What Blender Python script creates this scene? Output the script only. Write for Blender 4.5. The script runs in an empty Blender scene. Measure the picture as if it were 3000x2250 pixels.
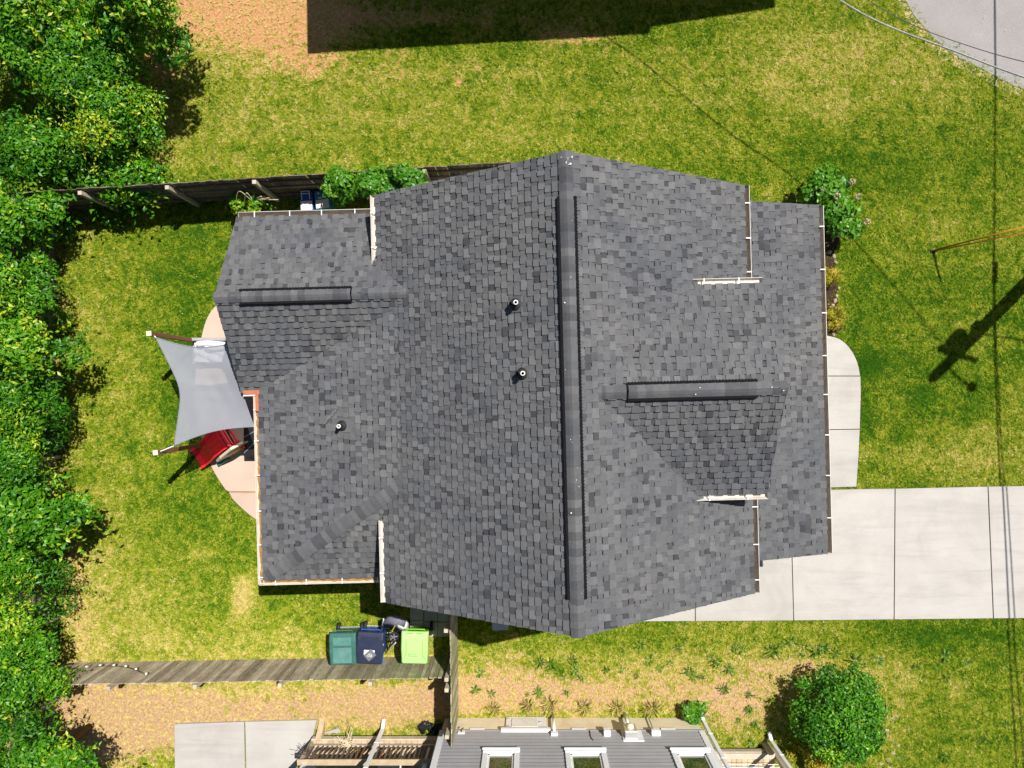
import bpy, math, random
import numpy as np
from mathutils import Vector, Matrix
R = math.radians
random.seed(7); RNG = np.random.default_rng(7)
S = bpy.context.scene
C = S.collection

# ------------------------------------------------------------------ camera
H = 19.0                      # drone height in metres
F = 2150.0                    # focal length for a 3000 px wide frame
NX, NY = 1550.0, 1150.0       # the point straight below the drone, in photo pixels
cam = bpy.data.cameras.new('camera'); camo = bpy.data.objects.new('camera', cam); C.objects.link(camo)
cam.sensor_width = 36; cam.lens = 36 * F / 3000
cam.shift_x = -(NX - 1500) / 3000; cam.shift_y = (NY - 1125) / 3000
cam.clip_end = 1000
camo.location = (0, 0, H); camo.rotation_euler = (0, 0, 0)
S.camera = camo
# ------------------------------------------------------------------ light
SUN_EL = R(62.5); SUN_AZ = (0.70, 0.714)
sd = Vector((math.cos(SUN_EL) * SUN_AZ[0], math.cos(SUN_EL) * SUN_AZ[1], math.sin(SUN_EL)))
W = bpy.data.worlds.new('World'); S.world = W; W.use_nodes = True
nt = W.node_tree; nt.nodes.clear()
wo = nt.nodes.new('ShaderNodeOutputWorld'); bg = nt.nodes.new('ShaderNodeBackground'); sk = nt.nodes.new('ShaderNodeTexSky')
sk.sky_type = 'NISHITA'; sk.sun_disc = False; sk.sun_elevation = SUN_EL; sk.sun_rotation = math.atan2(SUN_AZ[0], SUN_AZ[1])
bg.inputs[1].default_value = 0.05
nt.links.new(sk.outputs[0], bg.inputs[0]); nt.links.new(bg.outputs[0], wo.inputs[0])
sl = bpy.data.lights.new('sun', 'SUN'); sl.energy = 5.0; sl.angle = R(0.5); sl.color = (1, .955, .89)
so = bpy.data.objects.new('sun', sl); C.objects.link(so)
so.rotation_euler = sd.to_track_quat('Z', 'Y').to_euler(); so.location = (20, 20, 40)
S.view_settings.view_transform = 'Standard'; S.view_settings.look = 'None'
S.view_settings.exposure = 0.52; S.view_settings.gamma = 1.0; S.view_settings.use_curve_mapping = False
S.cycles.max_bounces = 8; S.cycles.transparent_max_bounces = 8

def P(px, py, z=0.0):
    """point at height z that the photograph shows at pixel (px, py)"""
    return Vector(((px - NX) / F * (H - z), (NY - py) / F * (H - z), z))

# ------------------------------------------------------------------ materials
def nodes(name):
    m = bpy.data.materials.new(name); m.use_nodes = True
    t = m.node_tree; t.nodes.clear()
    o = t.nodes.new('ShaderNodeOutputMaterial'); b = t.nodes.new('ShaderNodeBsdfPrincipled')
    t.links.new(b.outputs[0], o.inputs[0])
    return m, t, b, o
def N(t, kind, **kw):
    n = t.nodes.new(kind)
    for k, v in kw.items():
        if k.startswith('i_'):
            key = k[2:]; n.inputs[int(key) if key.isdigit() else key].default_value = v
        else: setattr(n, k, v)
    return n
def L(t, a, b): t.links.new(a, b)
def noise(t, vec, scale, detail=4, rough=.6, dist=0):
    n = N(t, 'ShaderNodeTexNoise'); n.inputs['Scale'].default_value = scale; n.inputs['Detail'].default_value = detail
    n.inputs['Roughness'].default_value = rough; n.inputs['Distortion'].default_value = dist
    L(t, vec, n.inputs['Vector']); return n.outputs[0]
def mathn(t, op, a, b=None, clamp=False):
    n = N(t, 'ShaderNodeMath', operation=op, use_clamp=clamp)
    for i, v in enumerate((a, b)):
        if v is None: continue
        if isinstance(v, (int, float)): n.inputs[i].default_value = v
        else: L(t, v, n.inputs[i])
    return n.outputs[0]
def mixc(t, fac, a, b, mode='MIX'):
    n = N(t, 'ShaderNodeMix', data_type='RGBA', blend_type=mode, clamp_factor=True)
    for idx, v in ((0, fac), (6, a), (7, b)):
        if isinstance(v, (int, float)): n.inputs[idx].default_value = v
        elif isinstance(v, tuple): n.inputs[idx].default_value = (*v[:3], 1)
        else: L(t, v, n.inputs[idx])
    return n.outputs[2]
def ramp(t, fac, stops):
    n = N(t, 'ShaderNodeValToRGB'); e = n.color_ramp.elements
    while len(e) > 1: e.remove(e[-1])
    e[0].position = stops[0][0]; e[0].color = (*stops[0][1], 1)
    for p, c in stops[1:]:
        k = e.new(p); k.color = (*c, 1)
    L(t, fac, n.inputs[0]); return n.outputs[0]
def maprange(t, v, a, b, c=0., d=1.):
    n = N(t, 'ShaderNodeMapRange', clamp=True); L(t, v, n.inputs[0])
    for i, x in enumerate((a, b, c, d)): n.inputs[i + 1].default_value = x
    return n.outputs[0]
def bumpn(t, b, h, strength=.3, dist=.01):
    n = N(t, 'ShaderNodeBump'); n.inputs['Strength'].default_value = strength; n.inputs['Distance'].default_value = dist
    L(t, h, n.inputs['Height']); L(t, n.outputs[0], b.inputs['Normal'])
def pos(t, scale=(1, 1, 1), rotz=0, kind='pos'):
    if kind == 'pos': src = N(t, 'ShaderNodeNewGeometry').outputs['Position']
    else: src = N(t, 'ShaderNodeTexCoord').outputs['Object']
    if scale == (1, 1, 1) and rotz == 0: return src
    mp = N(t, 'ShaderNodeMapping'); mp.inputs['Scale'].default_value = scale; mp.inputs['Rotation'].default_value = (0, 0, rotz)
    L(t, src, mp.inputs[0]); return mp.outputs[0]
def mat(name, col, rough=.7, spec=.3, var=.2, nscale=6., fine=60., bump=.15, orand=.0, metal=0, dirt=None, dirt_amt=.4, streak=0):
    m, t, b, o = nodes(name)
    v = pos(t)
    a = noise(t, v, nscale, 5); f = noise(t, v, fine, 3)
    k = mathn(t, 'ADD', mathn(t, 'MULTIPLY', a, .65), mathn(t, 'MULTIPLY', f, .35))
    lo = tuple(c * (1 - var) for c in col); hi = tuple(min(1, c * (1 + var)) for c in col)
    c = mixc(t, maprange(t, k, .3, .7), lo, hi)
    if dirt: c = mixc(t, mathn(t, 'MULTIPLY', maprange(t, noise(t, v, nscale * .6, 6, .7, 1.), .5, .75), dirt_amt), c, dirt)
    if streak: c = mixc(t, mathn(t, 'MULTIPLY', maprange(t, noise(t, pos(t, (.35, 3.2, 1)), 1.1, 6, .72, .6), .48, .72), streak), c, tuple(k_ * .62 for k_ in col))
    if orand:
        r = N(t, 'ShaderNodeObjectInfo').outputs['Random']
        c = mixc(t, 1., c, ramp(t, r, [(0, (1 - orand,) * 3), (1, (1 + orand * .6,) * 3)]), 'MULTIPLY')
    L(t, c, b.inputs['Base Color']); b.inputs['Roughness'].default_value = rough
    b.inputs['Specular IOR Level'].default_value = spec; b.inputs['Metallic'].default_value = metal
    if bump: bumpn(t, b, f, bump, .01)
    return m
MT = {}
MT['white'] = mat('white_painted_metal', (.74, .72, .69), .45, .4, .06, 4, 40, .05, dirt=(.45, .4, .33), dirt_amt=.35)
MT['trim'] = mat('white_vinyl_trim', (.76, .76, .78), .5, .35, .05, 5, 50, .04, dirt=(.5, .48, .44), dirt_amt=.25)
MT['gutterwhite'] = mat('white_gutter', (.56, .53, .47), .55, .3, .1, 5, 40, .05, dirt=(.3, .25, .18), dirt_amt=.6)
MT['cream'] = mat('cream_gutter', (.64, .58, .48), .5, .35, .1, 5, 40, .05, dirt=(.35, .28, .2), dirt_amt=.5)
MT['debris'] = mat('gutter_leaf_litter', (.26, .15, .06), .95, .1, .5, 14, 90, .8)
MT['greydebris'] = mat('gutter_grit', (.075, .052, .035), .9, .1, .35, 14, 90, .5)
MT['black'] = mat('black_plastic', (.012, .012, .014), .4, .4, .2, 10, 80, .1)
MT['vent'] = mat('matt_black_vent', (.010, .010, .011), .95, .05, .2, 10, 80, .1)
MT['rubber'] = mat('black_rubber', (.02, .02, .022), .7, .3, .2, 20, 90, .2)
MT['concrete'] = mat('concrete', (.41, .388, .36), .85, .2, .09, 1.1, 70, .12, orand=.06, dirt=(.31, .29, .265), dirt_amt=.55, streak=.42)
MT['patio'] = mat('patio_concrete', (.47, .36, .29), .85, .2, .08, 1.5, 70, .1, orand=.05, dirt=(.36, .28, .21), dirt_amt=.3)
MT['foundation'] = mat('foundation_parging', (.72, .62, .46), .9, .15, .1, 3, 50, .2, dirt=(.6, .36, .15), dirt_amt=.5)
MT['wall'] = mat('house_siding', (.42, .42, .40), .7, .25, .08, 4, 60, .05)
MT['siding'] = mat('grey_lap_siding', (.30, .295, .31), .6, .3, .08, 3, 60, .05, orand=.05)
MT['glass'] = None
MT['fence'] = None
MT['mulch'] = mat('bark_mulch', (.05, .028, .018), .95, .1, .7, 30, 120, 1.)
MT['dirt'] = mat('bare_soil', (.36, .23, .13), .95, .1, .3, 6, 60, .6)
MT['stone'] = mat('field_stone', (.36, .29, .21), .85, .2, .25, 12, 60, .4, orand=.25)
MT['bark'] = mat('bark', (.12, .085, .06), .95, .1, .35, 20, 80, .8)
MT['pole'] = mat('pole_wood', (.17, .12, .08), .9, .15, .3, 12, 60, .4)
MT['steel'] = mat('galvanised_steel', (.42, .43, .44), .45, .5, .15, 10, 60, .1, metal=.6)
MT['wire'] = mat('weathered_cable', (.30, .30, .30), .6, .3, .45, 4, 30, .1)
MT['dwire'] = mat('dark_cable', (.05, .05, .05), .6, .3, .3, 6, 30, .1)
MT['yellow'] = mat('yellow_guard', (.46, .22, .012), .5, .4, .1, 6, 60, .05)
MT['sail'] = mat('shade_cloth', (.235, .245, .27), .9, .1, .06, 2.2, 120, .1)
MT['redwood'] = mat('stained_post', (.20, .095, .05), .75, .25, .3, 9, 60, .3)
MT['pinefresh'] = mat('deck_timber', (.46, .36, .23), .85, .2, .22, 7, 60, .3, orand=.2)
MT['railwood'] = mat('rail_timber', (.44, .38, .29), .85, .2, .2, 7, 60, .3, orand=.15)
MT['darkwood'] = mat('aged_timber', (.16, .11, .075), .9, .15, .3, 8, 60, .3, orand=.2)
MT['fascia'] = mat('stained_fascia', (.40, .13, .06), .7, .25, .2, 8, 60, .2)
MT['red'] = mat('red_plastic', (.78, .018, .03), .38, .45, .08, 5, 40, .03)
MT['creamp'] = mat('cream_plastic', (.68, .58, .40), .45, .4, .08, 5, 40, .03)
MT['tealp'] = mat('teal_plastic', (.03, .22, .19), .4, .4, .12, 5, 40, .03)
MT['bin_green'] = mat('dark_green_plastic', (.035, .115, .095), .42, .45, .15, 5, 50, .05, dirt=(.13, .2, .18), dirt_amt=.6)
MT['bin_green_panel'] = mat('green_lid_panel', (.075, .20, .175), .35, .5, .2, 6, 50, .05, dirt=(.2, .26, .24), dirt_amt=.6)
MT['bin_blue'] = mat('blue_plastic', (.012, .06, .34), .42, .45, .12, 5, 50, .05)
MT['bin_navy'] = mat('navy_plastic', (.02, .026, .055), .38, .5, .25, 5, 50, .05)
MT['lime_lid'] = mat('pale_lime_plastic', (.36, .72, .20), .45, .4, .05, 5, 50, .03)
MT['lime'] = mat('lime_plastic', (.15, .42, .01), .45, .4, .08, 5, 50, .03)
MT['graypaper'] = mat('grey_sticker', (.14, .14, .14), .6, .3, .15, 20, 60, .02)
MT['whitepaper'] = mat('white_sticker', (.75, .76, .8), .6, .3, .1, 20, 60, .02)
MT['ink'] = mat('black_ink', (.03, .05, .03), .7, .2, .1)
MT['cooler_blue'] = mat('cooler_blue', (.015, .07, .33), .4, .4, .1)
MT['cooler_teal'] = mat('cooler_teal', (.012, .24, .28), .4, .4, .1)
MT['cooler_white'] = mat('cooler_white', (.70, .68, .63), .45, .4, .08)
MT['fabric_grey'] = mat('grey_fabric', (.16, .16, .20), .9, .15, .25, 12, 80, .4)
MT['fabric_light'] = mat('pale_grey_fabric', (.55, .54, .56), .9, .15, .12, 9, 80, .4)
MT['linen'] = mat('white_linen', (.72, .72, .76), .9, .15, .08, 9, 60, .3)
MT['sofa'] = mat('grey_wicker', (.33, .32, .33), .85, .2, .2, 14, 80, .4)
MT['alu'] = mat('brushed_aluminium', (.62, .62, .62), .35, .5, .1, 9, 60, .05, metal=.7)
MT['terracotta'] = mat('terracotta', (.45, .19, .08), .8, .2, .2)
MT['droppings'] = mat('bird_droppings', (.72, .72, .7), .8, .2, .1)
MT['flower'] = mat('faded_flower', (.40, .31, .22), .85, .15, .25, 20, 90, .3)

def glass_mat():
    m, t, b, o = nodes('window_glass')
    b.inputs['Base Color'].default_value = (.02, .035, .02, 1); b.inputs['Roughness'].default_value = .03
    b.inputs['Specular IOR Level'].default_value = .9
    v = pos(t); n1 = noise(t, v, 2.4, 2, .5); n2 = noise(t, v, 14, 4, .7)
    # mottled greenish reflection painted into the pane's colour
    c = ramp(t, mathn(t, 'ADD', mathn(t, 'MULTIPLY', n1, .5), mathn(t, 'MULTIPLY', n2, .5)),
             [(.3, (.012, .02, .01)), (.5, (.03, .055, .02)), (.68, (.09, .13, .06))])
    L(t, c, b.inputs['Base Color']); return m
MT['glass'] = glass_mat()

def wood_fence(name, cols, green=.0):
    m, t, b, o = nodes(name)
    v = pos(t, (1, 1, .12)); g = noise(t, v, 45, 5, .7, .4); g2 = noise(t, pos(t), 2.2, 4)
    r = N(t, 'ShaderNodeObjectInfo').outputs['Random']
    k = mathn(t, 'ADD', mathn(t, 'MULTIPLY', g, .74), mathn(t, 'MULTIPLY', r, .26))
    c = ramp(t, k, [(.3, cols[0]), (.5, cols[1]), (.7, cols[2])])
    c = mixc(t, maprange(t, g2, .45, .7, 0, .6), c, cols[3])
    if green:
        px = N(t, 'ShaderNodeSeparateXYZ'); L(t, pos(t), px.inputs[0])
        zf = maprange(t, px.outputs[0], -6.2, -3.5, 0, 1)
        c = mixc(t, mathn(t, 'MULTIPLY', mathn(t, 'MULTIPLY', zf, maprange(t, noise(t, pos(t), 3.5, 4), .4, .6)), green), c, (.20, .26, .08))
    L(t, c, b.inputs['Base Color']); b.inputs['Roughness'].default_value = .9; b.inputs['Specular IOR Level'].default_value = .15
    bumpn(t, b, g, .4, .006); return m
MT['fence'] = wood_fence('weathered_fence', [(.13, .10, .075), (.38, .315, .235), (.66, .57, .43), (.27, .19, .125)], .65)
MT['fence_dark'] = wood_fence('brown_fence', [(.06, .045, .036), (.17, .13, .10), (.28, .22, .16), (.10, .075, .055)])

def shingle_mat(name, cap=False):
    m, t, b, o = nodes(name)
    v = pos(t)
    if cap: tint = mathn(t, 'ADD', mathn(t, 'MULTIPLY', N(t, 'ShaderNodeObjectInfo').outputs['Random'], .5), .3)
    else: tint = N(t, 'ShaderNodeAttribute', attribute_name='tint').outputs['Fac']
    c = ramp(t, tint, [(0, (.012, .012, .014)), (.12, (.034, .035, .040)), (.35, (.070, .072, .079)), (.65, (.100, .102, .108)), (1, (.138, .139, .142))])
    big = noise(t, v, .55, 4); fine = noise(t, v, 230, 2, .7); mid = noise(t, v, 9, 4, .65)
    c = mixc(t, 1., c, ramp(t, big, [(.3, (.86, .88, .92)), (.7, (1.12, 1.09, 1.04))]), 'MULTIPLY')
    c = mixc(t, 1., c, ramp(t, mid, [(.3, (.9,) * 3), (.7, (1.1,) * 3)]), 'MULTIPLY')
    c = mixc(t, 1., c, ramp(t, fine, [(.3, (.72,) * 3), (.7, (1.3,) * 3)]), 'MULTIPLY')
    L(t, c, b.inputs['Base Color']); b.inputs['Roughness'].default_value = .9; b.inputs['Specular IOR Level'].default_value = .2
    bumpn(t, b, fine, .5, .004); return m
MT['shingle'] = shingle_mat('asphalt_shingle'); MT['cap'] = shingle_mat('asphalt_ridge_cap', True)

def leaf_mat(name, stops, trans=.3, rough=.42, spec=.45):
    m, t, b, o = nodes(name)
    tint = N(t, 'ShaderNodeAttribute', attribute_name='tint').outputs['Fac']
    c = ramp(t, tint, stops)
    L(t, c, b.inputs['Base Color']); b.inputs['Roughness'].default_value = rough; b.inputs['Specular IOR Level'].default_value = spec
    tr = N(t, 'ShaderNodeBsdfTranslucent'); mx = N(t, 'ShaderNodeMixShader'); mx.inputs[0].default_value = trans
    L(t, mixc(t, 1., c, (1.25, 1.3, .6), 'MULTIPLY'), tr.inputs[0]); L(t, b.outputs[0], mx.inputs[1]); L(t, tr.outputs[0], mx.inputs[2]); L(t, mx.outputs[0], o.inputs[0])
    return m
MT['leaf'] = leaf_mat('green_leaves', [(0, (.006, .045, .002)), (.45, (.038, .165, .004)), (.82, (.11, .29, .007)), (1, (.34, .41, .018))], .16, .42, .32)
MT['leaf_dark'] = leaf_mat('glossy_dark_leaves', [(0, (.010, .06, .003)), (.5, (.050, .195, .006)), (.85, (.12, .32, .01)), (1, (.24, .42, .02))], .15, .42, .32)
MT['leaf_lush'] = leaf_mat('lush_leaves', [(0, (.012, .075, .004)), (.5, (.055, .21, .008)), (1, (.15, .34, .02))])
MT['leaf_yellow'] = leaf_mat('golden_leaves', [(0, (.10, .12, .01)), (.5, (.36, .33, .015)), (1, (.60, .40, .03))])
MT['weed'] = leaf_mat('weed_leaves', [(0, (.02, .075, .003)), (.5, (.07, .18, .008)), (1, (.2, .27, .02))], .2, .5)
MT['dryweed'] = leaf_mat('half_dry_weed', [(0, (.16, .10, .04)), (.5, (.40, .30, .10)), (1, (.34, .36, .06))], .2, .6)

# lawn: colours follow what grows there (zone attributes dry / soil), shared by ground and blades
def lawn_mat(name, blade):
    m, t, b, o = nodes(name)
    v = pos(t)
    at = 'INSTANCER' if blade else 'GEOMETRY'
    dry = N(t, 'ShaderNodeAttribute', attribute_name='dry', attribute_type=at).outputs['Fac']
    soil = N(t, 'ShaderNodeAttribute', attribute_name='soil', attribute_type=at).outputs['Fac']
    n1 = noise(t, v, .9, 5, .62, .3); n2 = noise(t, pos(t, (1, 1, 0)), 4.2, 4, .65, .5); n3 = mathn(t, 'ADD', mathn(t, 'MULTIPLY', noise(t, v, 11, 3, .7), .5), mathn(t, 'MULTIPLY', noise(t, v, 34, 2, .6), .5))
    k = mathn(t, 'ADD', mathn(t, 'MULTIPLY', n1, .55), mathn(t, 'ADD', mathn(t, 'MULTIPLY', n2, .3), mathn(t, 'MULTIPLY', n3, .75)))
    k = mathn(t, 'ADD', mathn(t, 'MULTIPLY', mathn(t, 'SUBTRACT', mathn(t, 'ADD', k, mathn(t, 'MULTIPLY', noise(t, pos(t, (.12, 2.6, 0), -.06), 1., 3, .6), .28)), .94), 1.5), dry)      # dryness with patches
    if blade:
        r = N(t, 'ShaderNodeObjectInfo').outputs['Random']
        k = mathn(t, 'ADD', k, mathn(t, 'MULTIPLY', soil, .45))
        k = mathn(t, 'ADD', k, mathn(t, 'MULTIPLY', mathn(t, 'SUBTRACT', r, .5), .85))
    c = ramp(t, k, [(0, (.042, .125, .005)), (.22, (.108, .208, .008)), (.46, (.245, .312, .016)), (.74, (.39, .385, .042)), (1, (.60, .485, .17))])
    if not blade:
        c = mixc(t, 1., c, (.62, .60, .55), 'MULTIPLY')
        sk_ = mathn(t, 'ADD', mathn(t, 'MULTIPLY', mathn(t, 'SUBTRACT', mathn(t, 'ADD', mathn(t, 'MULTIPLY', n2, .6), mathn(t, 'MULTIPLY', n1, .4)), .5), 2.6), soil)
        sc = ramp(t, noise(t, v, 16, 5, .7), [(.3, (.27, .155, .075)), (.5, (.46, .295, .15)), (.72, (.62, .45, .26))])
        sx_ = N(t, 'ShaderNodeSeparateXYZ'); L(t, v, sx_.inputs[0])      # red clay on the upper plot, straw-covered soil on the lower one
        sc = mixc(t, maprange(t, sx_.outputs[1], 4., 6.), sc, mixc(t, 1., sc, (1.04, .86, .74), 'MULTIPLY'))
        c = mixc(t, maprange(t, sk_, .40, .58), c, sc)
    L(t, c, b.inputs['Base Color']); b.inputs['Roughness'].default_value = .85; b.inputs['Specular IOR Level'].default_value = .08
    if not blade: bumpn(t, b, noise(t, v, 55, 5, .75), .9, .03)
    else:
        tr = N(t, 'ShaderNodeBsdfTranslucent'); mx = N(t, 'ShaderNodeMixShader'); mx.inputs[0].default_value = .25
        L(t, c, tr.inputs[0]); L(t, b.outputs[0], mx.inputs[1]); L(t, tr.outputs[0], mx.inputs[2]); L(t, mx.outputs[0], o.inputs[0])
    return m
MT['lawn'] = lawn_mat('lawn_soil', False); MT['blade'] = lawn_mat('grass_blades', True)

def asphalt_mat():
    m, t, b, o = nodes('asphalt')
    v = pos(t); f = noise(t, v, 120, 3, .8); a = noise(t, v, .8, 5)
    c = ramp(t, f, [(.3, (.15, .14, .14)), (.55, (.28, .262, .258)), (.75, (.42, .395, .38))])
    c = mixc(t, 1., c, ramp(t, a, [(.3, (.9,) * 3), (.7, (1.08,) * 3)]), 'MULTIPLY')
    L(t, c, b.inputs['Base Color']); b.inputs['Roughness'].default_value = .9; bumpn(t, b, f, .5, .01); return m
MT['asphalt'] = asphalt_mat()

# ------------------------------------------------------------------ mesh helpers
class MB:
    def __init__(s): s.v = []; s.f = []; s.t = []
    def add(s, vs, fs, tint=.5):
        n = len(s.v); s.v += [tuple(p) for p in vs]
        for j, f in enumerate(fs): s.f.append(tuple(i + n for i in f)); s.t.append(tint[j] if isinstance(tint, list) else tint)
        return s
    def box(s, c, d, rz=0, M=None, tint=.5):
        x, y, z = (k / 2 for k in d); c = Vector(c)
        m = M.to_3x3() if M is not None else Matrix.Rotation(rz, 3, 'Z')
        vs = [m @ Vector((a, b, e)) + c for e in (-z, z) for a, b in ((-x, -y), (x, -y), (x, y), (-x, y))]
        return s.add(vs, [(3, 2, 1, 0), (4, 5, 6, 7), (0, 1, 5, 4), (1, 2, 6, 5), (2, 3, 7, 6), (3, 0, 4, 7)], tint)
    def bar(s, a, b, w, h, up=(0, 0, 1), tint=.5):
        a, b = Vector(a), Vector(b); d = b - a; l = d.length; d = d / l
        u = Vector(up)
        if abs(d.dot(u)) > .98: u = Vector((1, 0, 0))
        sd_ = d.cross(u).normalized(); u = sd_.cross(d)
        m = Matrix((d, sd_, u)).transposed()
        return s.box((a + b) / 2, (l, w, h), M=m, tint=tint)
    def prism(s, poly, z0, z1, tint=.5):
        n = len(poly)
        vs = [(p[0], p[1], z0) for p in poly] + [(p[0], p[1], z1) for p in poly]
        ar = sum(poly[i][0] * poly[(i + 1) % n][1] - poly[(i + 1) % n][0] * poly[i][1] for i in range(n))
        fs = [tuple(range(n - 1, -1, -1)), tuple(range(n, 2 * n))] + [(i, (i + 1) % n, n + (i + 1) % n, n + i) for i in range(n)]
        if ar < 0: fs = [tuple(reversed(f)) for f in fs]
        return s.add(vs, fs, tint)
    def tube(s, pts, r, n=8, cap=True, tint=.5):
        pts = [Vector(p) for p in pts]; rr = r if isinstance(r, (list, tuple)) else [r] * len(pts)
        vs = []; fs = []
        ref = Vector((0, 0, 1))
        for i, p in enumerate(pts):
            d = (pts[min(i + 1, len(pts) - 1)] - pts[max(i - 1, 0)]).normalized()
            u = ref if abs(d.dot(ref)) < .95 else Vector((1, 0, 0))
            a = d.cross(u).normalized(); b = d.cross(a)
            for k in range(n):
                th = 2 * math.pi * k / n; vs.append(p + (a * math.cos(th) + b * math.sin(th)) * rr[i])
        for i in range(len(pts) - 1):
            for k in range(n):
                k2 = (k + 1) % n; fs.append((i * n + k, i * n + k2, (i + 1) * n + k2, (i + 1) * n + k))
        if cap: fs += [tuple(range(n - 1, -1, -1)), tuple(range((len(pts) - 1) * n, len(pts) * n))]
        return s.add(vs, fs, tint)
    def lathe(s, prof, c, n=16, tint=.5, M=None):
        c = Vector(c); vs = []; fs = []
        for r, z in prof:
            for k in range(n):
                th = 2 * math.pi * k / n; p = Vector((r * math.cos(th), r * math.sin(th), z))
                vs.append((M @ p if M is not None else p) + c)
        for i in range(len(prof) - 1):
            for k in range(n):
                k2 = (k + 1) % n; fs.append((i * n + k, i * n + k2, (i + 1) * n + k2, (i + 1) * n + k))
        return s.add(vs, fs, tint)
    def mesh(s, name, smooth=False):
        me = bpy.data.meshes.new(name); me.from_pydata(s.v, [], s.f)
        a = me.attributes.new('tint', 'FLOAT', 'FACE'); a.data.foreach_set('value', np.array(s.t, dtype=np.float32))
        if smooth: me.polygons.foreach_set('use_smooth', np.ones(len(s.f), dtype=bool))
        me.update(); return me
def link(name, me, m=None, parent=None, loc=None, rot=None):
    o = bpy.data.objects.new(name, me); C.objects.link(o)
    if m is not None and me is not None and not me.materials: me.materials.append(m if not isinstance(m, str) else MT[m])
    if parent: o.parent = parent
    if loc is not None: o.location = loc
    if rot is not None: o.rotation_euler = rot
    return o
def bevel(o, w=.01, seg=2):
    md = o.modifiers.new('bevel', 'BEVEL'); md.width = w; md.segments = seg; md.limit_method = 'ANGLE'; return o
def obj(name, mb, m, parent=None, smooth=False, bev=0):
    o = link(name, mb.mesh(name, smooth), m, parent)
    if parent is not None and parent.get('_w'):          # mesh is in world space
        o.matrix_parent_inverse = Matrix(parent['_wi'])if False else pinv[parent.name]
    if bev: bevel(o, bev)
    return o
pinv = {}
def tag(o, label=None, cat=None, group=None, kind=None):
    if label: o['label'] = label
    if cat: o['category'] = cat
    if group: o['group'] = group
    if kind: o['kind'] = kind
    return o
def thing(name, label, cat, loc=(0, 0, 0), rz=0, group=None, world=False):
    """an Empty at the thing's base; with world=True its parts' meshes are given in world coordinates"""
    o = bpy.data.objects.new(name, None); C.objects.link(o); o.empty_display_size = .2
    o.location = loc; o.rotation_euler = (0, 0, rz); tag(o, label, cat, group)
    if world:
        pinv[o.name] = (Matrix.Translation(Vector(loc)) @ Matrix.Rotation(rz, 4, 'Z')).inverted(); o['_w'] = 1
    return o
def struct(name, mb, m, smooth=False):
    return tag(obj(name, mb, m, None, smooth), kind='structure')
def poly2(pts, z=0.): return [tuple(P(x, y, z)[:2]) for x, y in pts]
def catmull(pts, n=8):
    pts = [Vector(p) for p in pts]; q = [2 * pts[0] - pts[1]] + pts + [2 * pts[-1] - pts[-2]]; out = []
    for i in range(1, len(q) - 2):
        for k in range(n):
            t = k / n; a, b, c, d = q[i - 1], q[i], q[i + 1], q[i + 2]
            out.append(.5 * (2 * b + (c - a) * t + (2 * a - 5 * b + 4 * c - d) * t * t + (3 * b - a - 3 * c + d) * t ** 3))
    return out + [pts[-1]]

# ------------------------------------------------------------------ ground, lawn zones
DRY = [  # px, py, rx, ry, amount added to the dryness of the lawn
    (700, 60, 300, 140, .35), (620, 380, 200, 130, .18), (1300, 380, 500, 90, .12), (2350, 200, 350, 170, .25),
    (2600, 200, 200, 120, .12), (700, 1050, 420, 80, .0), (340, 1050, 120, 300, .10), (300, 1750, 140, 200, .30), (700, 1880, 420, 60, .32),
    (500, 1700, 150, 120, .05), (720, 1745, 30, 60, .45), (640, 2060, 700, 80, .42), (1150, 2050, 200, 60, .1), (1750, 2000, 520, 110, .34),
    (2230, 1950, 240, 120, .25), (2550, 1980, 160, 120, .18), (2850, 1330, 250, 80, .28), (2750, 650, 120, 60, .12),
    (2700, 1000, 280, 280, -.17), (2600, 480, 400, 90, -.24), (2520, 900, 120, 300, -.10), (2750, 1860, 350, 60, -.30), (2900, 2050, 260, 180, -.05),
    (950, 1000, 500, 300, -.04), (560, 800, 120, 200, -.20), (560, 1150, 130, 250, -.3), (600, 1550, 160, 120, -.16), (1300, 130, 420, 40, -.25),
    (2000, 120, 180, 60, -.20), (1550, 1880, 180, 40, -.18), (1900, 1860, 200, 30, -.2), (2150, 1900, 240, 50, -.10), (1080, 700, 400, 200, -.02), (2450, 1250, 100, 160, -.14)]
SOIL = [(740, 50, 240, 100, .95), (620, 30, 160, 70, .5), (880, 160, 90, 60, .35), (1020, 40, 300, 70, .5), (1500, 60, 300, 60, .48), (1680, 110, 120, 26, .5), (1000, 200, 260, 60, .30), (1300, 220, 400, 70, .24), (1800, 150, 120, 60, .25),
        (640, 2080, 720, 70, .78), (300, 2120, 150, 110, .55), (1130, 2060, 180, 70, .42), (220, 1750, 70, 240, .5), (190, 900, 40, 120, .45), (190, 1350, 40, 250, .45), (450, 170, 70, 120, .5), (480, 330, 60, 120, .3),
        (1700, 2030, 480, 70, .66), (1450, 1950, 200, 60, .35), (2180, 2080, 160, 120, .55), (2330, 1945, 180, 40, .5), (1250, 1890, 60, 60, .4), (2560, 2060, 120, 100, .3), (2850, 110, 330, 60, .0), (700, 1920, 500, 14, .25)]
DRY += [(2700, 1165, 34, 36, -.6), (2640, 1270, 30, 30, -.6), (2560, 1060, 40, 30, -.4), (2850, 1190, 60, 40, -.4), (2520, 1240, 30, 60, -.3), (720, 1720, 26, 40, .4), (700, 1770, 14, 40, .5),
        (2450, 2200, 60, 60, .2), (300, 2200, 260, 90, .3), (1000, 1640, 300, 40, -.1)]
for _k in range(110):      # tufts of richer grass and worn spots
    DRY.append((random.uniform(150, 3000), random.uniform(0, 2250), random.uniform(16, 60), random.uniform(14, 44), random.choice([-.34, -.22, -.15, .16, .24, .34])))
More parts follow.
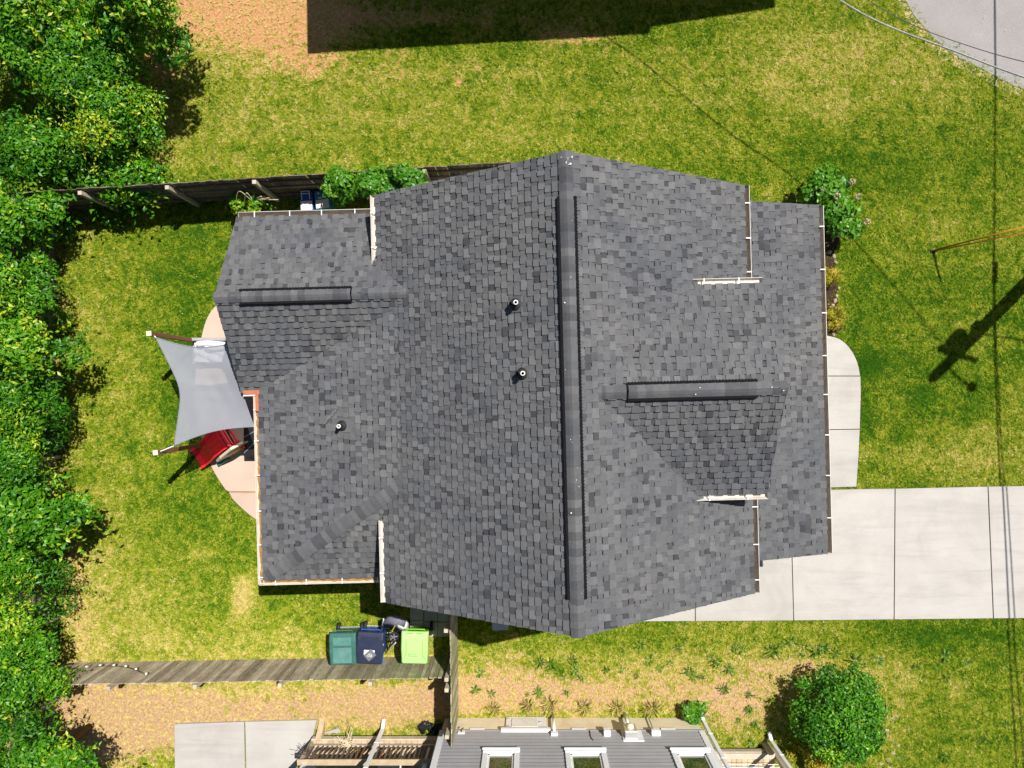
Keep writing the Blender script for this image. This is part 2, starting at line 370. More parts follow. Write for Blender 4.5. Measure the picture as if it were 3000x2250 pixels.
for _k in range(26): SOIL.append((random.uniform(900, 2600), random.uniform(120, 330), random.uniform(12, 30), random.uniform(10, 22), random.uniform(.25, .5)))
SOIL += [(300, 2150, 260, 130, .5), (420, 2120, 200, 80, .3), (700, 1770, 14, 40, .25)]
def zones(x, y):
    px = NX + x * F / H; py = NY - y * F / H
    d = np.full_like(x, .385); s = np.full_like(x, .02)
    for cx, cy, rx, ry, a in DRY: d += a * np.exp(-(((px - cx) / rx) ** 2 + ((py - cy) / ry) ** 2) * .9)
    for cx, cy, rx, ry, a in SOIL: s += a * np.exp(-(((px - cx) / rx) ** 2 + ((py - cy) / ry) ** 2) * .9)
    return d, s
def grid(xs, ys, name, z=0.):
    X, Y = np.meshgrid(xs, ys); n, m_ = X.shape
    v = np.stack([X.ravel(), Y.ravel(), np.full(X.size, z)], 1)
    i = np.arange(n * m_).reshape(n, m_)
    f = np.stack([i[:-1, :-1].ravel(), i[:-1, 1:].ravel(), i[1:, 1:].ravel(), i[1:, :-1].ravel()], 1)
    me = bpy.data.meshes.new(name); me.from_pydata(v.tolist(), [], f.tolist())
    d, s = zones(X.ravel(), Y.ravel())
    for nm, a in (('dry', d), ('soil', s)):
        at = me.attributes.new(nm, 'FLOAT', 'POINT'); at.data.foreach_set('value', a.astype(np.float32))
    return me, d, s
far = [-200, -120, -70, -40, -25]
xs = np.array(far + list(np.arange(-18, 18.01, .2)) + [-a for a in reversed(far)]); ys = xs.copy()
gme, _, _ = grid(xs, ys, 'ground'); gme.materials.append(MT['lawn'])
ground = tag(link('ground', gme), kind='structure')

rp_ground = [P(*e)[:2] for e in [(2640, -60), (2655, 10), (2690, 62), (2735, 115), (2800, 165), (2860, 195), (2920, 228), (3010, 268), (3150, 330)]]
def grass():
    xs = np.arange(-14.4, 14.41, .2); ys = np.arange(-10.8, 10.81, .2)
    me, d, s = grid(xs, ys, 'grass')
    X, Y = np.meshgrid(xs, ys); X = X.ravel(); Y = Y.ravel()
    dens = np.clip(1.1 - s * 1.35, .10, 1.) * np.clip(1.2 - .55 * d, .4, 1.1)
    dens[(np.abs(X - .9) < 4.2) & (np.abs(Y) < 4.1)] = 0                       # under the house
    dens[(X < -12.1)] *= .3
    ex = np.array([p[0] for p in rp_ground]); ey = np.array([p[1] for p in rp_ground]); o_ = np.argsort(ex)
    dens[(X > ex.min() + .1) & (Y > np.interp(X, ex[o_], ey[o_]) + .1)] = 0   # on the road
    at = me.attributes.new('dens', 'FLOAT', 'POINT'); at.data.foreach_set('value', dens.astype(np.float32))
    o = tag(link('grass', me), 'short mown grass of the lawns, patchy green to straw', 'grass', kind='stuff')
    me.materials.append(MT['blade'])
    tufts = []
    for k in range(4):
        mb = MB()
        for j in range(11):
            a = random.uniform(0, 6.283); r0 = random.uniform(0, .03); ln = random.uniform(.035, .075); w = random.uniform(.005, .011)
            b = Vector((math.cos(a) * r0, math.sin(a) * r0, 0)); a2 = a + random.uniform(-.9, .9)
            dr = Vector((math.cos(a2), math.sin(a2), 0)); sd_ = Vector((-dr.y, dr.x, 0)) * w
            up = random.uniform(.35, .9)
            m1 = b + dr * ln * .5 + Vector((0, 0, ln * up * .6)); tp = b + dr * ln + Vector((0, 0, ln * up * .75))
            mb.add([b - sd_, b + sd_, m1 + sd_ * .8, m1 - sd_ * .8, tp], [(0, 1, 2, 3), (3, 2, 4)])
        tm = mb.mesh('tuft'); tm.materials.append(MT['blade']); tufts.append(bpy.data.objects.new('tuft', tm))
    ng = bpy.data.node_groups.new('grass', 'GeometryNodeTree')
    ng.interface.new_socket('Geometry', in_out='INPUT', socket_type='NodeSocketGeometry'); ng.interface.new_socket('Geometry', in_out='OUTPUT', socket_type='NodeSocketGeometry')
    gi = ng.nodes.new('NodeGroupInput'); go = ng.nodes.new('NodeGroupOutput')
    dp = ng.nodes.new('GeometryNodeDistributePointsOnFaces'); na = ng.nodes.new('GeometryNodeInputNamedAttribute'); na.data_type = 'FLOAT'; na.inputs[0].default_value = 'dens'
    mu = ng.nodes.new('ShaderNodeMath'); mu.operation = 'MULTIPLY'; mu.inputs[1].default_value = 620.
    ng.links.new(na.outputs[0], mu.inputs[0]); ng.links.new(mu.outputs[0], dp.inputs['Density']); ng.links.new(gi.outputs[0], dp.inputs[0])
    jo = ng.nodes.new('GeometryNodeJoinGeometry')
    for t in tufts:
        oi = ng.nodes.new('GeometryNodeObjectInfo'); oi.inputs[0].default_value = t; oi.inputs['As Instance'].default_value = True
        ng.links.new(oi.outputs['Geometry'], jo.inputs[0])
    ip = ng.nodes.new('GeometryNodeInstanceOnPoints'); ip.inputs['Pick Instance'].default_value = True
    rv = ng.nodes.new('FunctionNodeRandomValue'); rv.data_type = 'FLOAT_VECTOR'; rv.inputs[0].default_value = (-.2, -.2, 0); rv.inputs[1].default_value = (.2, .2, 6.283)
    rs = ng.nodes.new('FunctionNodeRandomValue'); rs.data_type = 'FLOAT'; rs.inputs[2].default_value = .55; rs.inputs[3].default_value = 1.25
    er = ng.nodes.new('FunctionNodeEulerToRotation'); ng.links.new(rv.outputs[0], er.inputs[0])
    ng.links.new(dp.outputs[0], ip.inputs['Points']); ng.links.new(jo.outputs[0], ip.inputs['Instance'])
    ng.links.new(er.outputs[0], ip.inputs['Rotation']); ng.links.new(rs.outputs[1], ip.inputs['Scale']); ng.links.new(ip.outputs[0], go.inputs[0])
    md = o.modifiers.new('grass', 'NODES'); md.node_group = ng
    return o
grass()

# road at the top right corner
edge = [(2640, -60), (2655, 10), (2690, 62), (2735, 115), (2800, 165), (2860, 195), (2920, 228), (3010, 268), (3150, 330)]
ep = catmull([P(*e) for e in edge], 5)
rp = [(p.x + random.uniform(-.03, .03), p.y + random.uniform(-.03, .03)) for p in ep]
struct('road_verge_soil', MB().prism([(x - .16 + random.uniform(-.04, .04), y - .16 + random.uniform(-.04, .04)) for x, y in rp] + [(60, rp[-1][1] - .3), (60, 40), (rp[0][0] - .2, 40)], -.05, .014), mat('verge_soil', (.50, .38, .25), .95, .1, .25, 9, 70, .5))
struct('road', MB().prism(rp + [(60, rp[-1][1]), (60, 40), (rp[0][0], 40)], -.05, .03), 'asphalt')

def slabs(name, polys, m, z=.08, gap_m='darkjoint'):
    root = None
    e = bpy.data.objects.new(name, None); C.objects.link(e); tag(e, kind='structure'); e.location = (*polys[0][0], 0)
    for p in polys:
        cx = sum(q[0] for q in p) / len(p); cy = sum(q[1] for q in p) / len(p)
        o = link('slab', MB().prism([(q[0] - cx, q[1] - cy) for q in p], -.06, z + random.uniform(-.002, .003)).mesh('slab'), m, e)
        o.location = (cx - e.location.x, cy - e.location.y, 0); bevel(o, .008, 2)
    return e
# driveway, slab by slab
dj = [((1780, 1440), (1780, 1818)), ((2030, 1436), (2035, 1817)), ((2312, 1436), (2322, 1815)), ((2618, 1431), (2615, 1812)), ((2889, 1425), (2905, 1809)), ((3170, 1420), (3190, 1807))]
polys = []
for (a, b), (c, d) in zip(dj[:-1], dj[1:]):
    g = 1.3
    polys.append(poly2([(a[0] + g, a[1]), (c[0] - g, c[1]), (d[0] - g, d[1]), (b[0] + g, b[1])]))
slabs('driveway', polys, 'concrete')
struct('driveway_joint_bed', MB().prism(poly2([(1785, 1442), (3165, 1423), (3185, 1804), (1785, 1814)]), -.05, .05), mat('joint_fill', (.20, .16, .11), .95, .1, .3, 20, 80, .4))
# front walk with a curved end
out = [tuple(p[:2]) for p in catmull([P(*q) for q in [(2395, 984), (2425, 985), (2462, 998), (2490, 1027), (2508, 1063), (2516, 1101)]], 4)]
w1 = out + poly2([(2395, 1101)])
w2 = poly2([(2395, 1103), (2517, 1103), (2518, 1150), (2515, 1256), (2395, 1258)])
w3 = poly2([(2395, 1260), (2515, 1258), (2511, 1340), (2505, 1425), (2395, 1428)])
slabs('front_walk', [w1, w2, w3], 'concrete')
struct('walk_joint_bed', MB().prism(poly2([(2400, 990), (2450, 1000), (2500, 1070), (2511, 1105), (2512, 1150), (2508, 1300), (2500, 1424), (2400, 1424)]), -.05, .05), MT['mulch'])
# mulch bed in front of the porch
struct('mulch_bed', MB().prism(poly2([(2330, 585), (2400, 560), (2440, 600), (2470, 680), (2440, 740), (2446, 800), (2452, 880), (2470, 960), (2440, 984), (2330, 984)]), -.05, .045), 'mulch')
# rear patio
arc = [tuple(p[:2]) for p in catmull([P(*q) for q in [(760, 838), (690, 858), (640, 893), (612, 930), (595, 984), (580, 1060), (574, 1150), (584, 1250), (622, 1364), (675, 1448), (720, 1495), (760, 1525), (800, 1548)]], 5)]
k1 = [p for p in arc if p[1] > P(0, 1438).y]; k2 = [p for p in arc if p[1] <= P(0, 1440).y]
slabs('rear_patio', [k1 + poly2([(672, 1438), (900, 1441), (900, 838)]), poly2([(675, 1443)]) + k2[1:] + poly2([(900, 1548), (900, 1445)])], 'patio')
struct('patio_joint_bed', MB().prism([(p[0] + .03, p[1]) for p in arc] + poly2([(880, 1545), (880, 840)]), -.05, .05), MT['dirt'])
# neighbour's concrete pad
slabs('neighbour_patio', [poly2([(515, 2118), (718, 2111), (722, 2300), (517, 2300)]), poly2([(722, 2111), (930, 2106), (920, 2150), (870, 2230), (870, 2300), (726, 2300)])], 'concrete')
# stepping pavers beside the house
pav = thing('paver_path', 'grey square concrete pavers laid beside the lime green bin', 'pavers', P(1240, 1830))
for px, py in [(1222, 1795), (1222, 1838), (1222, 1752), (1263, 1798), (1263, 1842), (1263, 1755), (1303, 1842), (1303, 1798), (1303, 1755)]:
    c = P(px, py) - pav.location
    o = link('paver', MB().box((0, 0, .02), (.345, .37, .07), random.uniform(-.02, .02)).mesh('paver'), MT['concrete'], pav, loc=c); bevel(o, .01)
    o.location.z = random.uniform(0, .008)

# ------------------------------------------------------------------ main house
HO = Vector((.77, -.03, 0)); TH = R(1.5)
house = thing('shingled_house', 'house with dark grey shingle roof, cross gables and white gutters', 'house', HO, TH)
HM = Matrix.Translation(HO) @ Matrix.Rotation(TH, 4, 'Z')
def to_px(p):
    w = HM @ Vector(p); k = F / (H - w.z); return (NX + w.x * k, NY - w.y * k)
ZR, ZE, HS, HL = 5.8, 3.3, 3.92, 4.36
SL = (ZR - ZE) / HS
FE, FR, FC, FH, FX = 4.18, 5.48, .015, 2.10, 3.98            # front gable: eave z, ridge z, centre y, half span, rake x
SF = (FR - FE) / FH
RE, RR, RC, RH, RX = 2.45, 3.74, 2.20, 1.95, -7.25     # rear gable
SR = (RR - RE) / RH
WX, WS, SY, SS = -6.85, .33, -4.0, .51                   # rear lean-to: west eave x, slope; south eave y, slope
PE, PX, PS, PN, PSO = 2.4, 5.86, .3, 4.11, -3.76          # porch roof: eave z, eave x, slope, north and south ends
XM = -3.40
def hip_y(x): return SY + WS * (x - WX) / SS
planes = [  # polygon in plan (counter-clockwise), plane z = a x + b y + c
    ([(0, -HL), (0, HL), (-HS, HL), (-HS, -HL)], (SL, 0, ZR)),
    ([(0, -HL), (HS, -HL), (HS, HL), (0, HL)], (-SL, 0, ZR)),
    ([(.40, FC), (FX, FC), (FX, FC + FH), (2.3, FC + FH)], (0, -SF, FR + SF * FC)),
    ([(.40, FC), (2.3, FC - FH), (FX, FC - FH), (FX, FC)], (0, SF, FR - SF * FC)),
    ([(RX, RC), (-3.1, RC), (-3.45, RC + RH), (RX, RC + RH)], (0, -SR, RR + SR * RC)),
    ([(RX, RC - RH), (-6.9, RC - RH), (-3.0, RC), (RX, RC)], (0, SR, RR - SR * RC)),
    ([(WX, SY), (XM, hip_y(XM)), (XM, RC - .2), (-6.5, .5), (WX, RC - RH + .0)], (WS, 0, RE - WS * WX)),
    ([(WX, SY), (-3.7, SY), (XM, hip_y(XM))], (0, SS, RE - SS * SY)),
    ([(3.55, PSO), (PX, PSO), (PX, PN), (3.55, PN)], (-PS, 0, PE + PS * PX)),
]
def clip(poly, a, b, c):
    """keep the part of the polygon with a*x+b*y+c >= 0"""
    out = []
    for i in range(len(poly)):
        p, q = poly[i], poly[(i + 1) % len(poly)]; dp = a * p[0] + b * p[1] + c; dq = a * q[0] + b * q[1] + c
        if dp >= 0: out.append(p)
        if (dp >= 0) != (dq >= 0):
            k = dp / (dp - dq); out.append((p[0] + (q[0] - p[0]) * k, p[1] + (q[1] - p[1]) * k))
    return out
EXPO = .146
shingles = []          # (projected area, verts, faces, tint)
deck = MB()
for pi, (poly, (a, b, c)) in enumerate(planes):
    g = Vector((a, b, 0)); gl = g.length; gn = g / gl
    V = Vector((gn.x, gn.y, gl)).normalized(); U = Vector((gn.y, -gn.x, 0)); Nn = U.cross(V)
    if Nn.z < 0: Nn = -Nn
    zf = lambda x, y: a * x + b * y + c
    low = min(poly, key=lambda p: zf(*p)); O = Vector((*low, zf(*low)))
    uv = [((Vector((x, y, zf(x, y))) - O).dot(U), (Vector((x, y, zf(x, y))) - O).dot(V)) for x, y in poly]
    ar = sum(uv[i][0] * uv[(i + 1) % len(uv)][1] - uv[(i + 1) % len(uv)][0] * uv[i][1] for i in range(len(uv)))
    if ar < 0: uv = uv[::-1]
    n = len(uv)
    top = [O + U * u + V * v - Nn * .004 for u, v in uv]; bot = [p - Vector((0, 0, .16)) for p in top]
    deck.add(top + bot, [tuple(range(n)), tuple(range(2 * n - 1, n - 1, -1))] + [(i, n + i, n + (i + 1) % n, (i + 1) % n) for i in range(n)])
    umin = min(u for u, v in uv) - .1; umax = max(u for u, v in uv) + .1; vmax = max(v for u, v in uv)
    v = -.02; row = 0
    while v < vmax:
        u = umin - random.uniform(0, .25); tooth = random.random() < .5
        while u < umax:
            w = random.uniform(.085, .19) if tooth else random.uniform(.07, .145)
            jog = random.uniform(-.006, .006)
            v0, v1 = v + jog, v + EXPO + .012
            pc = [(u, v0), (u + w, v0), (u + w, v1), (u, v1)]
            for i in range(n):
                p, q = uv[i], uv[(i + 1) % n]; ex, ey = q[0] - p[0], q[1] - p[1]
                l = math.hypot(ex, ey); nx_, ny_ = -ey / l, ex / l
                tol = .03 if abs(ex) > abs(ey) * 20 and p[1] < .01 else .012
                pc = clip(pc, nx_, ny_, -(nx_ * p[0] + ny_ * p[1]) + tol)
                if len(pc) < 3: break
            if len(pc) >= 3:
                m_ = len(pc); h = .034 if tooth else .013
                tp = [O + U * x + V * y + Nn * (.002 + h * max(0, 1 - (y - v0) / (EXPO + .012))) for x, y in pc]
                bt = [O + U * x + V * y + Nn * -.002 for x, y in pc]
                ok = True
                cen = sum(tp, Vector()) / m_
                pp = [to_px(q) for q in tp]
                area = abs(sum(pp[i][0] * pp[(i + 1) % m_][1] - pp[(i + 1) % m_][0] * pp[i][1] for i in range(m_))) / 2
                # what another roof plane covers is not there
                for pj, (q2, (a2, b2, c2)) in enumerate(planes):
                    if pj == pi or pj == 8 and pi != 1: continue
                    ins = all((q2[(k + 1) % len(q2)][0] - q2[k][0]) * (cen.y - q2[k][1]) - (q2[(k + 1) % len(q2)][1] - q2[k][1]) * (cen.x - q2[k][0]) > 0 for k in range(len(q2))) or \
                          all((q2[(k + 1) % len(q2)][0] - q2[k][0]) * (cen.y - q2[k][1]) - (q2[(k + 1) % len(q2)][1] - q2[k][1]) * (cen.x - q2[k][0]) < 0 for k in range(len(q2)))
                    if ins and a2 * cen.x + b2 * cen.y + c2 > cen.z + (.16 if pi != 8 else .05): ok = False; break
                if ok:
                    tint = (random.triangular(.44, .95, .65) if tooth else random.triangular(.38, .82, .55))
                    if random.random() < (.05 if tooth else .15): tint = random.uniform(.18, .36)
                    vv = tp + bt; ff = [tuple(range(m_))]; tt = [tint]
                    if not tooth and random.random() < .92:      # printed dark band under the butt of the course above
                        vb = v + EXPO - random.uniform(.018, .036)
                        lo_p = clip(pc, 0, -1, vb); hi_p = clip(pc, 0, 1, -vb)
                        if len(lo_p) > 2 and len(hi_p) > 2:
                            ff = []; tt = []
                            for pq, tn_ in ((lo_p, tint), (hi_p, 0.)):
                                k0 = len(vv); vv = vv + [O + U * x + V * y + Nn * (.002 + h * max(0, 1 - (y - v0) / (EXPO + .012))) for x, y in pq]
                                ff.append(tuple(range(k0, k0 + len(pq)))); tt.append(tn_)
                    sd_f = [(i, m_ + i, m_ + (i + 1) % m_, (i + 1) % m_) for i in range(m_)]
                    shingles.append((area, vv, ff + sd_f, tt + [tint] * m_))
            u += w; tooth = not tooth
        v += EXPO; row += 1
roof = obj('roof', deck, 'white', house)
shingles.sort(key=lambda s: -s[0])
for ar, vs, fs, ti in shingles[:300]:
    cen = sum(vs, Vector()) / len(vs)
    link('shingle', MB().add([p - cen for p in vs], fs, ti).mesh('shingle'), 'shingle', roof, loc=cen)
rest = MB()
for ar, vs, fs, ti in shingles[300:]: rest.add(vs, fs, ti)
tag(obj('shingles', rest, 'shingle', roof), kind='stuff')

# ridge caps, vents
def ridge(p0, p1, na, nb, vent=None, wd=.155, lift=.04, ends=()):
    """overlapping caps from p0 to p1; na, nb: unit downslope directions either side"""
    p0, p1 = Vector(p0), Vector(p1); d = (p1 - p0); ln = d.length; d /= ln
    na, nb = Vector(na).normalized(), Vector(nb).normalized()
    up = Vector((0, 0, 1))
    def capmesh(h, wd):
        L_ = EXPO + .03; mb = MB(); sec = []
        for k, (dr, q) in enumerate(((na, 1), (na, .45), (None, 0), (nb, .45), (nb, 1))):
            base = Vector((0, 0, 0)) if dr is None else dr * wd * q
            sec.append(base + up * (h - (.012 if dr is None else 0)))
        hi = [s + d * 0 + up * .012 for s in sec]; lo = [s + d * L_ - up * .004 for s in sec]; un = [s - up * .015 for s in sec]; un2 = [s + d * L_ - up * .015 for s in sec]
        vs = hi + lo + un + un2
        fs = [(i, i + 1, 6 + i, 5 + i) for i in range(4)] + [(10 + i, 11 + i, i + 1, i) for i in range(4)] + [(0, 5, 15, 10), (4, 14, 19, 9)]
        return mb.add(vs, fs).mesh('ridge_cap')
    lowm, highm = capmesh(lift, wd), capmesh(lift + .016, wd)
    k = 0.
    while k < ln - .02:
        v = vent and vent[0] <= k + .07 <= vent[1]
        o = link('ridge_cap', highm if v else lowm, 'cap', roof, loc=p0 + d * min(k, ln - EXPO - .02)); k += EXPO
    if vent:
        for nn in (na, nb):
            a_ = p0 + d * vent[0] + nn * (wd + .026) + up * (lift + .022); b_ = p0 + d * vent[1] + nn * (wd + .026) + up * (lift + .022)
            s_ = obj('ridge_vent', MB().bar(a_, b_, .05, .035), 'vent', roof)
            # the vent's baffle teeth
            mb = MB(); m_ = int((b_ - a_).length / .06)
            for j in range(m_): mb.box(a_ + (b_ - a_) * ((j + .5) / m_) + nn * .03, (.022, .022, .03))
            tag(obj('vent_baffles', mb, 'vent', roof), kind='stuff')
        for q in ends:
            e_ = p0 + d * q + up * (lift + .02)
            obj('vent_end', MB().bar(e_ + na * (wd + .03), e_, .025, .04).bar(e_, e_ + nb * (wd + .03), .018, .03), 'vent', roof)
dl = Vector((-1, 0, -SL)); dr = Vector((1, 0, -SL))
ridge((0, HL + .02, ZR), (0, -HL - .02, ZR), dl, dr, (HL - 3.55, HL + 3.72))
ridge((FX + .02, FC, FR), (.4, FC, FR), (0, 1, -SF), (0, -1, -SF), (.55, 2.95), wd=.15, ends=(2.95,))
ridge((RX - .02, RC, RR), (-3.1, RC, RR), (0, 1, -SR), (0, -1, -SR), (.52, 2.86), wd=.14, ends=(2.86,))
hz = RE + WS * (XM - WX)
hd = Vector((XM - WX, hip_y(XM) - SY, hz - RE)).normalized()
pw = Vector((0, 1, 0)); ps = Vector((1, 0, 0))
nw = Vector((-hd.y, hd.x, 0)).normalized(); nw.z = nw.x * WS; ns_ = Vector((hd.y, -hd.x, 0)).normalized(); ns_.z = ns_.y * SS
ridge((WX + .1, SY + .065, RE + .04), (XM, hip_y(XM), hz), nw, ns_, None, wd=.16, lift=.05)

# gutters
def gutter(p0, p1, outdir, fill, m='gutterwhite', hang=.75, name='gutter'):
    p0, p1 = Vector(p0), Vector(p1); d = p1 - p0; ln = d.length; d /= ln; o_ = Vector(outdir)
    prof = [(0, 0), (0, -.10), (.085, -.10), (.125, -.02), (.125, .008), (.115, .008), (.113, -.018), (.08, -.09), (.008, -.09), (.008, 0)]
    vs = [p + o_ * x + Vector((0, 0, z)) for p in (p0, p1) for x, z in prof]; n = len(prof)
    mb = MB().add(vs, [(i, (i + 1) % n, n + (i + 1) % n, n + i) for i in range(n)] + [tuple(range(n - 1, -1, -1)), tuple(range(n, 2 * n))])
    mb.add([p0 + o_ * x + Vector((0, 0, z)) for x, z in ((0, 0), (0, -.1), (.085, -.1), (.125, 0))], [(0, 1, 2, 3)])
    mb.add([p1 + o_ * x + Vector((0, 0, z)) for x, z in ((0, 0), (0, -.1), (.085, -.1), (.125, 0))], [(3, 2, 1, 0)])
    g = obj(name, mb, m, house)
    if fill:
        k = max(2, int(ln / .08)); fb = MB(); vs = []
        for i in range(k + 1):
            p = p0 + d * (ln * i / k); hh = -.07 + random.uniform(-.012, .02)
            vs += [p + o_ * .01 + Vector((0, 0, hh)), p + o_ * .108 + Vector((0, 0, hh + random.uniform(-.01, .01)))]
        fb.add(vs, [(2 * i, 2 * i + 1, 2 * i + 3, 2 * i + 2) for i in range(k)])
        obj('leaf_litter', fb, fill, g)
    hm = MB().bar((0, 0, 0), o_ * .13, .022, .006).mesh('hanger')
    k = hang * .5
    while k < ln:
        link('hanger', hm, 'white', g, loc=p0 + d * k + Vector((0, 0, .006))); k += hang * random.uniform(.92, 1.08)
    return g
gz = ZE - .005
gutter((HS + .015, HL, gz), (HS + .015, FC + FH + .14, gz), (1, 0, 0), 'greydebris')
gutter((HS + .015, FC - FH - .06, gz), (HS + .015, -HL, gz), (1, 0, 0), 'greydebris')
gutter((-HS - .015, HL, gz), (-HS - .015, 2.68, gz), (-1, 0, 0), None)
gutter((-HS - .015, -2.6, gz), (-HS - .015, -HL, gz), (-1, 0, 0), None)
gutter((2.45, FC + FH + .015, FE - .005), (FX + .02, FC + FH + .015, FE - .005), (0, 1, 0), None)
gutter((2.45, FC - FH - .015, FE - .005), (FX + .02, FC - FH - .015, FE - .005), (0, -1, 0), None)
gutter((RX + .02, RC + RH + .015, RE - .005), (-HS + .05, RC + RH + .015, RE - .005), (0, 1, 0), 'greydebris')
gutter((PX + .015, PN, PE - .005), (PX + .015, PSO, PE - .005), (1, 0, 0), 'greydebris', hang=.95)
gutter((WX - .015, RC - RH - .05, RE - .005), (WX - .015, SY - .12, RE - .005), (-1, 0, 0), 'debris', 'cream')
gutter((WX - .12, SY - .015, RE - .005), (-HS + .02, SY - .015, RE - .005), (0, -1, 0), 'debris', 'cream')
obj('corner_fascia', MB().box((WX - .17, RC - RH - .03, RE - .02), (.36, .09, .12)).box((WX - .05, RC - RH - .26, RE - .0), (.07, .4, .06)), 'fascia', house)
obj('corner_trim', MB().box((WX - .2, RC - RH - .10, RE - .05), (.32, .03, .12)), 'white', house)
# walls
def gable_wall(mb, x0, x1, y0, y1, zr, ze, axis):
    if axis == 'y':   # ridge along y: gables face +-y
        c = (x0 + x1) / 2
        for y, s in ((y0, 1), (y1, -1)):
            mb.add([(x0, y, ze), (x1, y, ze), (c, y, zr), (x0, y + .1 * s, ze), (x1, y + .1 * s, ze), (c, y + .1 * s, zr)], [(0, 1, 2), (5, 4, 3), (0, 2, 5, 3), (1, 4, 5, 2), (0, 3, 4, 1)])
wb = MB()
wb.box((0, 0, 1.75), (2 * HS - .9, 2 * HL - .8, 3.5))
gable_wall(wb, -HS + .45, HS - .45, -HL + .4, HL - .4, ZR - .45, 3.45, 'y')
wb.box((-5.2, -1.75, 1.2), (3.0, 4.1, 2.4)); wb.box((-5.3, RC, 1.25), (3.4, 2 * RH - .7, 2.5))
wb.add([(-6.97, RC - RH + .35, 2.45), (-6.97, RC + RH - .35, 2.45), (-6.97, RC, RR - .22), (-4, RC - RH + .35, 2.45), (-4, RC + RH - .35, 2.45), (-4, RC, RR - .22)], [(0, 1, 2), (0, 3, 4, 1), (0, 2, 5, 3), (1, 4, 5, 2)])
fy0, fy1 = FC - FH + .25, FC + FH - .25
wb.box((3.2, FC, 3.6), (1.2, 2 * FH - .5, .8))
wb.add([(3.8, fy0, 3.2), (3.8, fy1, 3.2), (3.8, FC, FR - .25), (3.8, fy0, FE - .05), (3.8, fy1, FE - .05), (3.0, fy0, FE - .05), (3.0, fy1, FE - .05), (3.0, FC, FR - .25)],
       [(0, 1, 4, 2, 3), (3, 2, 7, 5), (2, 4, 6, 7)])
obj('wall', wb, 'wall', house)
obj('garage_door', MB().box((HS - .42, -2.3, 1.1), (.06, 2.5, 2.1)), 'white', house)
obj('front_door', MB().box((HS - .42, .9, 1.05), (.06, .95, 2.05)), 'fascia', house)
for y in (PN - .3, 1.9, -.6, PSO + .3): obj('porch_post', MB().box((PX - .3, y, 1.2), (.12, .12, 2.4)), 'white', house)
# vent pipes
def house_local(px, py, z): 
    w = P(px, py, z); return HM.inverted() @ w
for px, py, zz, tilt in ((1512, 892, 0, 0), (1532, 1095, 0, 0), (1003, 1247, 0, .5)):
    p = house_local(px, py, 5.3 if px > 1200 else 3.4)
    z = (ZR + SL * p.x) if px > 1200 else (RE + WS * (p.x - WX))
    p = house_local(px, py, z); z = (ZR + SL * p.x) if px > 1200 else (RE + WS * (p.x - WX))
    b = Vector((p.x, p.y, z))
    t_ = obj('vent_pipe', MB().lathe([(.034, -.05), (.034, .34)], b, 14), 'black', house, True)
    obj('pipe_rim', MB().lathe([(.036, .28), (.042, .30), (.044, .345), (.028, .35), (.025, .25)], b, 16), 'white', t_)
    slope = SL if px > 1200 else WS
    Mt = Matrix.Rotation(-math.atan(slope), 3, 'Y')
    obj('pipe_boot', MB().lathe([(.12, .03), (.112, .05), (.085, .07), (.052, .16), (.035, .19)], b, 18, M=Mt), 'rubber', t_, True)
    obj('flashing', MB().box(b + Mt @ Vector((.05, 0, .022)), (.36, .30, .012), M=Mt), 'cap', t_)
# droppings on the ridge cap
db = MB()
for i in range(13):
    y = random.uniform(-HL, HL); x = random.uniform(-.12, .12); r = random.choice([.006, .007, .009, .014])
    db.lathe([(r, 0), (r * .6, .006), (.0005, .007)], (x, y, ZR + .075 - abs(x) * SL if abs(y) < 3.6 else ZR + .04 - abs(x) * SL), 7)
for i in range(4): db.lathe([(.008, 0), (.01, .006), (.0005, .007)], (random.uniform(1.5, 4), FC + random.uniform(-.08, .08), FR + .06), 7)
for i in range(8): db.lathe([(.02 * random.uniform(.3, 1), 0), (.006, .006), (.0005, .007)], (random.uniform(-.1, .14), HL - random.uniform(.02, .3), ZR + .03), 6)
tag(obj('droppings', db, 'droppings', roof), kind='stuff')
pts = [HM @ house_local(px, py, z) for px, py, z in ((950, 1240, 3.30), (968, 1216, 3.36), (985, 1199, 3.42), (983, 1193, 3.44))]
tag(obj('loose_wire', MB().tube(catmull(pts, 4), .006, 5), 'steel'), 'thin loose grey wire lying on the rear roof slope', 'wire')
obj('roof_patch', MB().box(house_local(1466, 1831, 3.0), (.35, .22, .03)), 'wall', house)

